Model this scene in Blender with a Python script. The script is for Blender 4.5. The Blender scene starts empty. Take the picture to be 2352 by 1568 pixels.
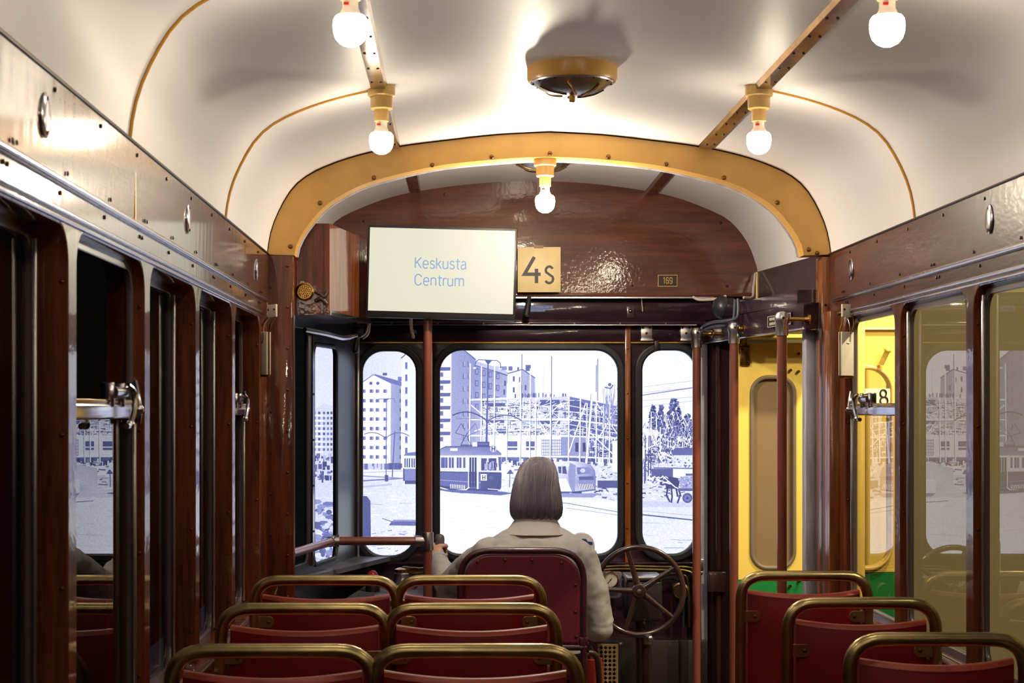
import bpy, bmesh, math, random
from mathutils import Vector, Matrix

# ------------------------------------------------------------------ camera, world, exposure
SC = bpy.context.scene
COL = SC.collection
F, CX, CY, H = 3900.0, 1045.0, 940.0, 1.45      # focal length (px), vanishing point (px), eye height (m)
cam_d = bpy.data.cameras.new('camera')
cam = bpy.data.objects.new('camera', cam_d)
COL.objects.link(cam)
cam.location = (0, 0, H)
cam.rotation_euler = (math.pi / 2, 0, 0)
cam_d.sensor_fit = 'HORIZONTAL'
cam_d.sensor_width = 36.0
cam_d.lens = 36.0 * F / 2352
cam_d.shift_x = (1176 - CX) / 2352
cam_d.shift_y = (CY - 784) / 2352
cam_d.clip_start = 0.05
cam_d.dof.use_dof = True
cam_d.dof.focus_distance = 6.9
cam_d.dof.aperture_fstop = 11.0
SC.camera = cam
SC.view_settings.view_transform = 'Standard'
SC.view_settings.look = 'None'
SC.view_settings.gamma = 1.0
SC.view_settings.use_curve_mapping = False
SC.view_settings.exposure = 0.26

world = bpy.data.worlds.new('world')
SC.world = world
world.use_nodes = True
world.node_tree.nodes['Background'].inputs[0].default_value = (0.55, 0.6, 0.8, 1)
world.node_tree.nodes['Background'].inputs[1].default_value = 0.015

def lamp(name, kind, loc, target, energy, color, **kw):
    d = bpy.data.lights.new(name, kind)
    d.energy = energy; d.color = color
    for k, v in kw.items(): setattr(d, k, v)
    o = bpy.data.objects.new(name, d); COL.objects.link(o)
    o.location = loc
    o.rotation_euler = (Vector(target) - Vector(loc)).to_track_quat('-Z', 'Y').to_euler()
    return o
# exhibition hall spotlights outside the tram, right-hand side
lamp('hall_spotlight', 'SPOT', (2.25, 6.35, 3.08), (1.25, 6.85, 1.1), 250, (1.0, .86, .56), spot_size=1.2, spot_blend=.4, shadow_soft_size=.05)
lamp('hall_spotlight', 'SPOT', (3.0, 4.4, 3.4), (2.1, 7.3, 1.3), 280, (1.0, .86, .56), spot_size=1.4, spot_blend=.5, shadow_soft_size=.06)
lamp('hall_spotlight', 'SPOT', (2.3, 3.2, 3.6), (3.6, 5.6, 1.2), 100, (1.0, .86, .60), spot_size=1.7, spot_blend=.6, shadow_soft_size=.08)

BULB_L = 66.0
MURAL_L = 1.18
SCREEN_L = 0.70

# ------------------------------------------------------------------ helpers
V = Vector
def P(px, py, d):            # a measured point: photo pixel seen at depth d
    return V(((px - CX) * d / F, d, H - (py - CY) * d / F))
def X(px, d): return (px - CX) * d / F
def Z(py, d): return H - (py - CY) * d / F
def lin(c): return c / 12.92 if c <= .04045 else ((c + .055) / 1.055) ** 2.4
def rgb(r, g, b): return (lin(r / 255), lin(g / 255), lin(b / 255), 1)

class MB:
    def __init__(s): s.bm = bmesh.new()
    def box(s, x0, x1, y0, y1, z0, z1, bev=0, M=None, seg=2):
        t = bmesh.ops.create_cube(s.bm, size=1)['verts']
        S = Matrix.Translation(((x0 + x1) / 2, (y0 + y1) / 2, (z0 + z1) / 2)) @ Matrix.Diagonal((abs(x1 - x0), abs(y1 - y0), abs(z1 - z0), 1))
        for v in t:
            v.co = S @ v.co
        if bev:
            es = list({e for v in t for e in v.link_edges})
            r = bmesh.ops.bevel(s.bm, geom=es, offset=bev, segments=seg, affect='EDGES', profile=.5)
            t = list({v for f in r['faces'] for v in f.verts} | {v for v in t if v.is_valid})
        if M is not None:
            for v in t: v.co = M @ v.co
        return s
    def loft(s, rings, cap=True, closed=True):
        R = [[s.bm.verts.new(p) for p in r] for r in rings]
        n = len(R[0])
        for a, b in zip(R, R[1:]):
            for i in range(n if closed else n - 1):
                j = (i + 1) % n
                try: s.bm.faces.new((a[i], a[j], b[j], b[i]))
                except ValueError: pass
        if cap and closed:
            s.bm.faces.new(R[0][::-1]); s.bm.faces.new(R[-1])
        return s
    def tube(s, pts, r, seg=12, closed=False, cap=True):
        pts = [V(p) for p in pts]; n = len(pts)
        rr = r if isinstance(r, (list, tuple)) else [r] * n
        T = []
        for i in range(n):
            a = pts[(i - 1) % n] if (closed or i > 0) else pts[0]
            b = pts[(i + 1) % n] if (closed or i < n - 1) else pts[-1]
            T.append((b - a).normalized())
        u = T[0].cross(V((0, 0, 1)))
        if u.length < 1e-3: u = T[0].cross(V((1, 0, 0)))
        u.normalize()
        rings = []
        for i in range(n):
            u = u - T[i] * u.dot(T[i]); u.normalize()
            w = T[i].cross(u)
            rings.append([pts[i] + (u * math.cos(2 * math.pi * k / seg) + w * math.sin(2 * math.pi * k / seg)) * rr[i] for k in range(seg)])
        if closed: rings.append(rings[0]); 
        if closed:
            R = [[s.bm.verts.new(p) for p in q] for q in rings[:-1]]
            for i in range(n):
                a, b = R[i], R[(i + 1) % n]
                for k in range(seg): s.bm.faces.new((a[k], a[(k + 1) % seg], b[(k + 1) % seg], b[k]))
        else: s.loft(rings, cap)
        return s
    def lathe(s, prof, M=None, seg=32):
        M = M or Matrix()
        rings = [[M @ V((r * math.cos(2 * math.pi * k / seg), r * math.sin(2 * math.pi * k / seg), z)) for k in range(seg)] for r, z in prof]
        return s.loft(rings)
    def ball(s, c, rad, M=None, u=20, v=14):
        rx, ry, rz = rad if isinstance(rad, (tuple, list)) else (rad,) * 3
        t = bmesh.ops.create_uvsphere(s.bm, u_segments=u, v_segments=v, radius=1)['verts']
        for p in t:
            q = V((p.co.x * rx, p.co.y * ry, p.co.z * rz))
            if M is not None: q = M @ q
            p.co = q + V(c)
        return s
    def prism(s, poly, vec):
        a = [s.bm.verts.new(p) for p in poly]; b = [s.bm.verts.new(V(p) + V(vec)) for p in poly]
        n = len(a)
        s.bm.faces.new(a[::-1]); s.bm.faces.new(b)
        for i in range(n): s.bm.faces.new((a[i], a[(i + 1) % n], b[(i + 1) % n], b[i]))
        return s
    def plate(s, outer, holes, thick, M=None, bev=0):
        cu = bpy.data.curves.new('tmp', 'CURVE'); cu.dimensions = '2D'; cu.fill_mode = 'BOTH'
        cu.extrude = max(thick / 2 - bev, 1e-4); cu.bevel_depth = bev; cu.bevel_resolution = 1; cu.offset = -bev
        for loop in [outer] + list(holes):
            sp = cu.splines.new('POLY'); sp.points.add(len(loop) - 1); sp.use_cyclic_u = True
            for p, q in zip(sp.points, loop): p.co = (q[0], q[1], 0, 1)
        o = bpy.data.objects.new('tmp', cu); COL.objects.link(o)
        dg = bpy.context.evaluated_depsgraph_get(); dg.update()
        me = bpy.data.meshes.new_from_object(o.evaluated_get(dg))
        if M is not None: me.transform(M)
        s.bm.from_mesh(me)
        bpy.data.objects.remove(o); bpy.data.curves.remove(cu); bpy.data.meshes.remove(me)
        return s
    def xf(s, M):
        bmesh.ops.transform(s.bm, matrix=M, verts=s.bm.verts); return s
    def build(s, name, mat, parent=None, at=None, local=False, angle=38, label=None, **props):
        bmesh.ops.recalc_face_normals(s.bm, faces=s.bm.faces)
        me = bpy.data.meshes.new(name)
        off = V((0, 0, 0))
        if parent is not None and not local: off = world_loc(parent)
        if at is not None: off = V(at)
        if off.length: bmesh.ops.translate(s.bm, vec=-off, verts=s.bm.verts)
        s.bm.to_mesh(me); s.bm.free()
        for p in me.polygons: p.use_smooth = True
        me.set_sharp_from_angle(angle=math.radians(angle))
        if mat: me.materials.append(mat)
        o = bpy.data.objects.new(name, me); COL.objects.link(o)
        if parent is not None: o.parent = parent
        elif at is not None: o.location = at
        if label: o['label'] = label
        for k, v in props.items(): o[k] = v
        return o

def world_loc(o):
    p = V((0, 0, 0))
    while o is not None: p = p + o.location; o = o.parent
    return p
def tag(o, label=None, cat=None, group=None, kind=None):
    if label: o['label'] = label
    if cat: o['category'] = cat
    if group: o['group'] = group
    if kind: o['kind'] = kind
    return o
def thing(name, loc, label=None, cat=None, group=None, kind=None):
    o = bpy.data.objects.new(name, None); COL.objects.link(o); o.location = loc
    o.empty_display_size = .05
    return tag(o, label, cat, group, kind)
def dup(root, delta, label=None, group=None):
    r = root.copy(); COL.objects.link(r); r.location = root.location + V(delta)
    if label: r['label'] = label
    if group: r['group'] = group
    for ch in list(root.children):
        c = ch.copy(); COL.objects.link(c); c.parent = r
        for g in list(ch.children):
            d = g.copy(); COL.objects.link(d); d.parent = c
    return r
def rrect(x0, x1, y0, y1, r, n=8):
    if not isinstance(r, (tuple, list)): r = (r,) * 4     # bl, br, tr, tl
    out = []
    for (cx, cy, a, q) in ((x0 + r[0], y0 + r[0], 180, r[0]), (x1 - r[1], y0 + r[1], 270, r[1]), (x1 - r[2], y1 - r[2], 0, r[2]), (x0 + r[3], y1 - r[3], 90, r[3])):
        if q < 1e-5: out.append((cx, cy)); continue
        for k in range(n + 1):
            t = math.radians(a + 90 * k / n); out.append((cx + q * math.cos(t), cy + q * math.sin(t)))
    return out
def smooth_path(pts, n=6):
    pts = [V(p) for p in pts]; out = []
    for i in range(len(pts) - 1):
        p0 = pts[max(i - 1, 0)]; p1 = pts[i]; p2 = pts[i + 1]; p3 = pts[min(i + 2, len(pts) - 1)]
        for k in range(n):
            t = k / n
            out.append(.5 * ((2 * p1) + (p2 - p0) * t + (2 * p0 - 5 * p1 + 4 * p2 - p3) * t * t + (3 * p1 - p0 - 3 * p2 + p3) * t ** 3))
    out.append(pts[-1]); return out
def round_path(pts, r, n=6):
    pts = [V(p) for p in pts]; out = [pts[0]]
    for i in range(1, len(pts) - 1):
        a, b, c = pts[i - 1], pts[i], pts[i + 1]
        rr = r[i - 1] if isinstance(r, (list, tuple)) else r
        d1 = (a - b).normalized(); d2 = (c - b).normalized()
        p, q = b + d1 * rr, b + d2 * rr
        for k in range(n + 1):
            t = k / n; out.append(p * (1 - t) ** 2 + b * 2 * t * (1 - t) + q * t * t)
    out.append(pts[-1]); return out
def resample(pts, n):
    pts = [V(p) for p in pts]; L = [0]
    for a, b in zip(pts, pts[1:]): L.append(L[-1] + (b - a).length)
    out = []
    for k in range(n):
        t = L[-1] * k / (n - 1); i = 0
        while i < len(L) - 2 and L[i + 1] < t: i += 1
        f = (t - L[i]) / max(L[i + 1] - L[i], 1e-9); out.append(pts[i].lerp(pts[i + 1], min(f, 1)))
    return out
XZ = lambda y: Matrix(((1, 0, 0, 0), (0, 0, -1, y), (0, 1, 0, 0), (0, 0, 0, 1)))     # plate (u,v,w) -> (u, y - w, v)
YZ = lambda x: Matrix(((0, 0, 1, x), (1, 0, 0, 0), (0, 1, 0, 0), (0, 0, 0, 1)))      # plate (u,v,w) -> (x + w, u, v)
def face_M(loc, normal, up=(0, 0, 1)):
    z = V(normal).normalized(); x = V(up).cross(z)
    if x.length < 1e-4: x = V((1, 0, 0))
    x.normalize(); y = z.cross(x)
    m = Matrix((x, y, z)).transposed().to_4x4(); m.translation = V(loc); return m

# ------------------------------------------------------------------ materials
def new_mat(name):
    m = bpy.data.materials.new(name); m.use_nodes = True
    nt = m.node_tree; b = nt.nodes['Principled BSDF']; return m, nt, b
def simple(name, col, rough=.5, metal=0, coat=0, coat_r=.05, bump=0, bscale=60, var=0, vscale=8, spec=None, stretch=None):
    m, nt, b = new_mat(name)
    b.inputs['Base Color'].default_value = col; b.inputs['Roughness'].default_value = rough
    b.inputs['Metallic'].default_value = metal; b.inputs['Coat Weight'].default_value = coat; b.inputs['Coat Roughness'].default_value = coat_r
    if spec is not None: b.inputs['Specular IOR Level'].default_value = spec
    N = nt.nodes.new; L = nt.links.new
    tc = N('ShaderNodeTexCoord'); mp = N('ShaderNodeMapping'); L(tc.outputs['Object'], mp.inputs[0])
    if stretch: mp.inputs['Scale'].default_value = stretch
    if bump:
        n = N('ShaderNodeTexNoise'); n.inputs['Scale'].default_value = bscale; n.inputs['Detail'].default_value = 3
        L(mp.outputs[0], n.inputs['Vector'])
        bp = N('ShaderNodeBump'); bp.inputs['Strength'].default_value = bump; bp.inputs['Distance'].default_value = .004
        L(n.outputs[0], bp.inputs['Height']); L(bp.outputs[0], b.inputs['Normal'])
        if coat: L(bp.outputs[0], b.inputs['Coat Normal'])
    if var:
        n = N('ShaderNodeTexNoise'); n.inputs['Scale'].default_value = vscale; n.inputs['Detail'].default_value = 6
        L(mp.outputs[0], n.inputs['Vector'])
        mx = N('ShaderNodeMix'); mx.data_type = 'RGBA'
        mx.inputs[6].default_value = col; mx.inputs[7].default_value = tuple(c * (1 - var) for c in col[:3]) + (1,)
        rp = N('ShaderNodeMapRange'); rp.inputs[1].default_value = .35; rp.inputs[2].default_value = .7
        L(n.outputs[0], rp.inputs[0]); L(rp.outputs[0], mx.inputs[0]); L(mx.outputs[2], b.inputs['Base Color'])
    return m
def wood(name, c1, c2, scale=(14, 14, 1.2), coat=1.0, rough=.35, coat_r=.06, bump=.12, bscale=45, cior=1.5, bstretch=None):
    m, nt, b = new_mat(name); N = nt.nodes.new; L = nt.links.new
    tc = N('ShaderNodeTexCoord'); mp = N('ShaderNodeMapping'); mp.inputs['Scale'].default_value = scale
    L(tc.outputs['Object'], mp.inputs[0])
    n1 = N('ShaderNodeTexNoise'); n1.inputs['Scale'].default_value = 2.2; n1.inputs['Detail'].default_value = 8; n1.inputs['Distortion'].default_value = .6
    n2 = N('ShaderNodeTexNoise'); n2.inputs['Scale'].default_value = 14; n2.inputs['Detail'].default_value = 3
    L(mp.outputs[0], n1.inputs[0]); L(mp.outputs[0], n2.inputs[0])
    ad = N('ShaderNodeMath'); ad.operation = 'MULTIPLY_ADD'; ad.inputs[1].default_value = .35
    L(n2.outputs[0], ad.inputs[0]); L(n1.outputs[0], ad.inputs[2])
    cr = N('ShaderNodeValToRGB'); cr.color_ramp.elements[0].position = .5; cr.color_ramp.elements[1].position = .85
    cr.color_ramp.elements[0].color = c2; cr.color_ramp.elements[1].color = c1
    L(ad.outputs[0], cr.inputs[0]); L(cr.outputs[0], b.inputs['Base Color'])
    b.inputs['Roughness'].default_value = rough; b.inputs['Coat Weight'].default_value = coat; b.inputs['Coat Roughness'].default_value = coat_r
    b.inputs['Specular IOR Level'].default_value = .1; b.inputs['Coat IOR'].default_value = cior
    nb = N('ShaderNodeTexNoise'); nb.inputs['Scale'].default_value = bscale; nb.inputs['Detail'].default_value = 2
    mb = N('ShaderNodeMapping'); mb.inputs['Scale'].default_value = bstretch or (1, 1, 1); L(tc.outputs['Object'], mb.inputs[0]); L(mb.outputs[0], nb.inputs[0])
    bp = N('ShaderNodeBump'); bp.inputs['Strength'].default_value = bump; bp.inputs['Distance'].default_value = .003
    L(nb.outputs[0], bp.inputs['Height']); L(bp.outputs[0], b.inputs['Coat Normal'])
    return m
def emit(name, col, strength):
    m, nt, b = new_mat(name)
    b.inputs['Base Color'].default_value = (.02, .02, .02, 1)
    b.inputs['Emission Color'].default_value = col; b.inputs['Emission Strength'].default_value = strength
    return m
def glass(name, tint=(1, 1, 1, 1), ior=1.5, rough=0.0):
    m = bpy.data.materials.new(name); m.use_nodes = True; nt = m.node_tree; nt.nodes.clear()
    N = nt.nodes.new; L = nt.links.new
    out = N('ShaderNodeOutputMaterial'); mx = N('ShaderNodeMixShader'); fr = N('ShaderNodeFresnel'); fr.inputs[0].default_value = ior
    t = N('ShaderNodeBsdfTransparent'); t.inputs[0].default_value = tint
    g = N('ShaderNodeBsdfGlossy'); g.inputs['Roughness'].default_value = rough
    ge = N('ShaderNodeNewGeometry'); mu = N('ShaderNodeMath'); mu.operation = 'MULTIPLY'; inv = N('ShaderNodeMath'); inv.operation = 'SUBTRACT'; inv.inputs[0].default_value = 1
    L(ge.outputs['Backfacing'], inv.inputs[1]); L(fr.outputs[0], mu.inputs[0]); L(inv.outputs[0], mu.inputs[1]); L(mu.outputs[0], mx.inputs[0]); L(t.outputs[0], mx.inputs[1]); L(g.outputs[0], mx.inputs[2]); L(mx.outputs[0], out.inputs[0])
    return m

M_MAHOG = wood('mahogany_varnish', rgb(118, 60, 30), rgb(68, 31, 16), coat=.8)
M_CABPAINT = simple('near_black_cab_paint', rgb(34, 25, 29), rough=.4, coat=.2)
M_MAHOG_H = wood('mahogany_varnish_horizontal', rgb(104, 58, 36), rgb(66, 34, 24), scale=(14, 1.0, 14), bump=.16, bscale=24, coat_r=.10, cior=1.6, bstretch=(1, 1, .22))
M_MAHOG_W = wood('worn_mahogany_varnish', rgb(96, 48, 32), rgb(58, 28, 22), scale=(14, 1.0, 14), bump=.35, bscale=70, coat=.45, coat_r=.22, bstretch=(1, .35, 1))
M_PANEL = wood('mahogany_front_panel', rgb(100, 58, 44), rgb(76, 43, 35), scale=(1.0, 14, 14), bump=.15, bscale=60, coat_r=.08)
M_DARKWOOD = wood('dark_cab_wood', rgb(54, 30, 42), rgb(34, 19, 32), scale=(2, 14, 14), bump=.08, coat_r=.08, coat=.7)
M_DARKWOOD_V = wood('dark_cab_wood_vertical', rgb(56, 32, 32), rgb(36, 21, 24), scale=(14, 14, 1.2), bump=.08, coat_r=.1, coat=.6)
M_PILLAR = wood('amber_pillar_wood', rgb(150, 86, 34), rgb(98, 50, 20), scale=(12, 12, 1.2), bump=.08, coat_r=.12)
M_CEIL = simple('cream_gloss_paint', rgb(231, 229, 232), rough=.55, coat=.12, coat_r=.3, spec=.3, bump=.05, bscale=14)
M_TAN = simple('tan_yellow_paint', rgb(214, 164, 78), rough=.4, coat=.2, coat_r=.2, var=.12, vscale=10)
M_BEAD = simple('ochre_bead_paint', rgb(206, 150, 48), rough=.4)
M_CREAMPL = simple('cream_socket_plastic', rgb(222, 184, 110), rough=.35)
M_CHROME = simple('chrome', rgb(205, 205, 212), rough=.16, metal=1, bump=.03, bscale=40)
M_STEEL = simple('worn_steel', rgb(198, 196, 198), rough=.3, metal=1, bump=.05, bscale=60, var=.15, vscale=30)
M_STRIP = simple('lacquered_steel_strip', rgb(190, 170, 150), rough=.16, metal=1, var=.5, vscale=9, bump=.05, bscale=30)
M_BRASS = simple('worn_brass', rgb(178, 140, 74), rough=.26, metal=1, var=.35, vscale=14, bump=.05, bscale=50)
M_BRASSTUBE = simple('worn_brass_tube', rgb(192, 174, 122), rough=.28, metal=1, var=.45, vscale=10, bump=.05, bscale=60)
M_SCREW = simple('bronze_screw', rgb(120, 84, 46), rough=.35, metal=1)
M_SCREWDK = simple('dark_screw', rgb(70, 56, 48), rough=.4, metal=1)
M_RED = simple('oxblood_leatherette', rgb(124, 12, 20), rough=.5, spec=.3, bump=.10, bscale=120, var=.2, vscale=10)
M_REDLIT = simple('red_leather_painted_light', rgb(178, 74, 58), rough=.45, bump=.10, bscale=120, var=.25, vscale=14)  # paler red: light from the bulbs above, put into the colour
M_MAROON = simple('maroon_leatherette', rgb(96, 12, 38), rough=.5, bump=.08, bscale=140)
M_MAROONFR = simple('dark_maroon_frame', rgb(62, 26, 34), rough=.3, coat=.5, coat_r=.15)
M_POLE = simple('red_brown_pole_enamel', rgb(122, 66, 52), rough=.32, coat=.8, coat_r=.12)
M_FRAME = simple('taupe_window_frame', rgb(98, 84, 84), rough=.3, coat=.4, coat_r=.15)
M_BLACK = simple('black_plastic', rgb(26, 25, 26), rough=.4)
M_RUBBER = simple('black_rubber', rgb(24, 26, 34), rough=.45)
M_DARKGREY = simple('dark_grey_paint', rgb(44, 42, 54), rough=.4, coat=.3, coat_r=.2)
M_BAKELITE = simple('dark_bakelite', rgb(58, 38, 36), rough=.28, coat=.6, coat_r=.12, bump=.06, bscale=90)
M_CARD = simple('ivory_card', rgb(226, 216, 198), rough=.6)
M_PIPE = simple('dull_brass_pipe', rgb(112, 94, 62), rough=.38, metal=1, var=.4, vscale=14)
M_WHITE = simple('white_enamel', rgb(240, 240, 242), rough=.4)
M_SIGN = simple('aged_enamel_sign', rgb(240, 216, 158), rough=.45, coat=.0, var=.08, vscale=20)
M_INK = simple('black_ink', rgb(38, 30, 26), rough=.5)
M_GOLDINK = simple('gold_ink', rgb(196, 160, 80), rough=.4)
M_YELLOW = simple('tram_yellow_paint', rgb(240, 208, 104), rough=.35, coat=.3, coat_r=.15, bump=.02, bscale=20)
M_GREEN = simple('tram_green_paint', rgb(30, 124, 62), rough=.35, coat=.3, coat_r=.15)
M_GASKET = simple('grey_rubber_gasket', rgb(120, 104, 82), rough=.5)
M_WORNWHITE = simple('worn_pale_paint', rgb(176, 178, 196), rough=.4, var=.4, vscale=30, stretch=(1, 1, .2))
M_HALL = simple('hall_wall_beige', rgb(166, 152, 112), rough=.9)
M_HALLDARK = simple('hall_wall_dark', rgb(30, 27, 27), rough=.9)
M_FLOOR = simple('ribbed_floor', rgb(74, 56, 44), rough=.7, var=.3)
M_JACKET = simple('beige_cotton_jacket', rgb(172, 170, 170), rough=.9, bump=.15, bscale=260)
M_TROUSER = simple('dark_blue_trousers', rgb(44, 48, 66), rough=.9)
M_SKIN = simple('skin', rgb(214, 168, 146), rough=.5, var=.1, vscale=30)
M_HAIR = simple('ash_brown_hair', rgb(122, 117, 132), rough=.42, var=.4, vscale=20, stretch=(9, 9, .7), bump=.3, bscale=30)
M_ROPE = simple('hemp_rope', rgb(180, 172, 160), rough=.9, bump=.4, bscale=200)
M_DIAL = simple('dial_white', rgb(216, 206, 196), rough=.4)
M_REDPL = simple('red_plastic', rgb(190, 34, 30), rough=.3)
M_REDCLOTH = simple('red_cloth', rgb(150, 30, 28), rough=.8)
M_BLUELABEL = simple('blue_label_tape', rgb(38, 66, 150), rough=.4)
M_LABELINK = simple('label_emboss', rgb(120, 150, 210), rough=.5)
M_CABLE = simple('grey_cable', rgb(72, 76, 96), rough=.45)
M_CABLEW = simple('white_cable', rgb(200, 190, 180), rough=.45)
M_CREAMMETAL = simple('cream_perforated_metal', rgb(196, 160, 116), rough=.5)
M_SHELF = simple('grey_lino_shelf', rgb(96, 94, 104), rough=.4)
M_BULB = emit('bulb_glow', (1.0, .84, .63, 1), BULB_L)
M_SCREEN = emit('screen_glow', rgb(242, 240, 216), SCREEN_L)
M_SCREENTXT = emit('screen_text_glow', rgb(132, 172, 222), .72)
M_BULBCAB = emit('cab_bulb_glow', (1.0, .86, .66, 1), 650)
M_GLASS = glass('window_glass', ior=1.5)
M_GLASSSIDE = glass('side_window_glass', ior=1.75)
M_GLASSDUST = glass('lower_sash_glass', (.86, .84, .78, 1), 2.1)
M_GLASSGREY = glass('dark_cab_glass', (.62, .58, .52, 1))
M_GLASSLIT = simple('door_glass_painted_hall_light', rgb(150, 126, 96), rough=.12); M_GLASSLIT.node_tree.nodes['Principled BSDF'].inputs['Alpha'].default_value = .8  # brown stands in for the lit hall behind, painted into the pane colour

screw_mesh = {}
def screw(parent, loc, normal, r=.004, mat=None):
    mat = mat or M_SCREW
    key = (r, mat.name)
    if key not in screw_mesh:
        m = MB(); m.lathe([(r, 0), (r, r * .25), (r * .8, r * .6), (r * .25, r * .75)], seg=12)
        m.box(-r * .7, r * .7, -r * .1, r * .1, r * .55, r * .8)
        o = m.build('screw', mat); screw_mesh[key] = o.data; bpy.data.objects.remove(o)
    o = bpy.data.objects.new('screw', screw_mesh[key]); COL.objects.link(o)
    o.parent = parent
    q = face_M(V(loc) - world_loc(parent), normal)
    o.matrix_basis = q
    return o

# ------------------------------------------------------------------ body of the tram
XC = .3406
PROF_R = [(1.0218, .561), (1.011, .634), (.984, .710), (.935, .795), (.8815, .844), (.812, .880), (.7207, .913), (.6134, .940), (.506, .959), (.345, .979), (.1845, .9965), (0, 1.006)]
INNER_R = [(.923, .558), (.911, .607), (.870, .672), (.812, .736), (.743, .781), (.667, .817), (.56, .848), (.399, .883), (.238, .901), (.1, .911), (0, .914)]
FRONT_R = [(.985, .585), (.978, .62), (.944, .714), (.898, .783), (.846, .833), (.766, .873), (.640, .921), (.502, .953), (.296, .982), (.15, .993), (0, .999)]
def full(p, n=61):
    half = smooth_path([(a, 0, b) for a, b in p], 5)
    pts = [V((-q.x, 0, q.z)) for q in half] + [V((q.x, 0, q.z)) for q in half[::-1]][1:]
    return [V((q.x + XC, 0, q.z + H)) for q in resample(pts, n)]
prof, inner, front = full(PROF_R), full(INNER_R), full(FRONT_R)
def ceil_z(x):      # height of the saloon ceiling above x
    for a, b in zip(prof, prof[1:]):
        if a.x <= x <= b.x and b.x > a.x: return a.z + (b.z - a.z) * (x - a.x) / (b.x - a.x)
    return prof[0].z
def at_y(pts, y): return [V((p.x, y, p.z)) for p in pts]
XL, XR, YB, YF = XC - 1.0218, XC + 1.0218, 6.15, 7.5
YBACK = -2.2

def thick_sheet(ringA, ringB, t):
    m = MB(); n = len(ringA)
    def outset(r):
        o = []
        for i, p in enumerate(r):
            d = (r[min(i + 1, n - 1)] - r[max(i - 1, 0)]).normalized(); o.append(p + V((-d.z, 0, d.x)) * t)
        return o
    m.loft([list(ringA) + outset(ringA)[::-1], list(ringB) + outset(ringB)[::-1]]); return m
tag(thick_sheet(at_y(prof, YBACK), at_y(prof, YB + .1), .03).build('ceiling', M_CEIL, angle=60), 'curved cream ceiling of the passenger saloon', kind='structure')
tag(thick_sheet(at_y(prof, YB + .1), at_y(front, 7.46), .03).build('ceiling_cab', M_CEIL, angle=60), 'curved cream ceiling over the driver cab', kind='structure')
m = MB(); m.box(-.8, 1.5, YBACK, 7.6, -.06, 0)
tag(m.build('floor', M_FLOOR), 'tram floor', kind='structure')
m = MB(); m.box(-6, 6, -5, 12, -.5, -.45)
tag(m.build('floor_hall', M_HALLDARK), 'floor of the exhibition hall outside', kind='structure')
m = MB(); m.box(XL - .08, XR + .08, YBACK - .05, YBACK, 0, 2.5)
tag(m.build('wall_back', M_MAHOG), 'rear end wall of the saloon', kind='structure')

# side walls with window openings
PITCH, POST0 = .735, 5.965
ZS, ZT = .765, 1.77      # sill and head of window openings
open_k = list(range(6))
def opening(k): return POST0 - PITCH * (k + 1) + .035, POST0 - PITCH * k - .035
def side_wall(name, x_in, sgn, label):
    outer = [(YBACK, .0), (YB + .1, 0), (YB + .1, 1.86), (YBACK, 1.86)]
    holes = [rrect(a, b, ZS, ZT, (.02, .02, .065, .065)) for a, b in map(opening, open_k)]
    th = .085 if sgn < 0 else .042
    m = MB(); m.plate(outer, holes, th, YZ(x_in + sgn * th / 2), bev=.005)
    return tag(m.build(name, M_MAHOG), label, kind='structure')
wl = side_wall('wall_left', XL, -1, 'left mahogany side wall with window posts')
wr = side_wall('wall_right', XR, 1, 'right mahogany side wall with window posts')
for w, x, s in ((wl, XL, 1), (wr, XR, -1)):
    for k in range(5):
        a, b = opening(k)
        for q in range(4):                       # screws in the far jamb of each opening
            screw(w, (x - s * .011, b - .001, ZS + .1 + q * .27), (0, -1, 0), .0042)

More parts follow.
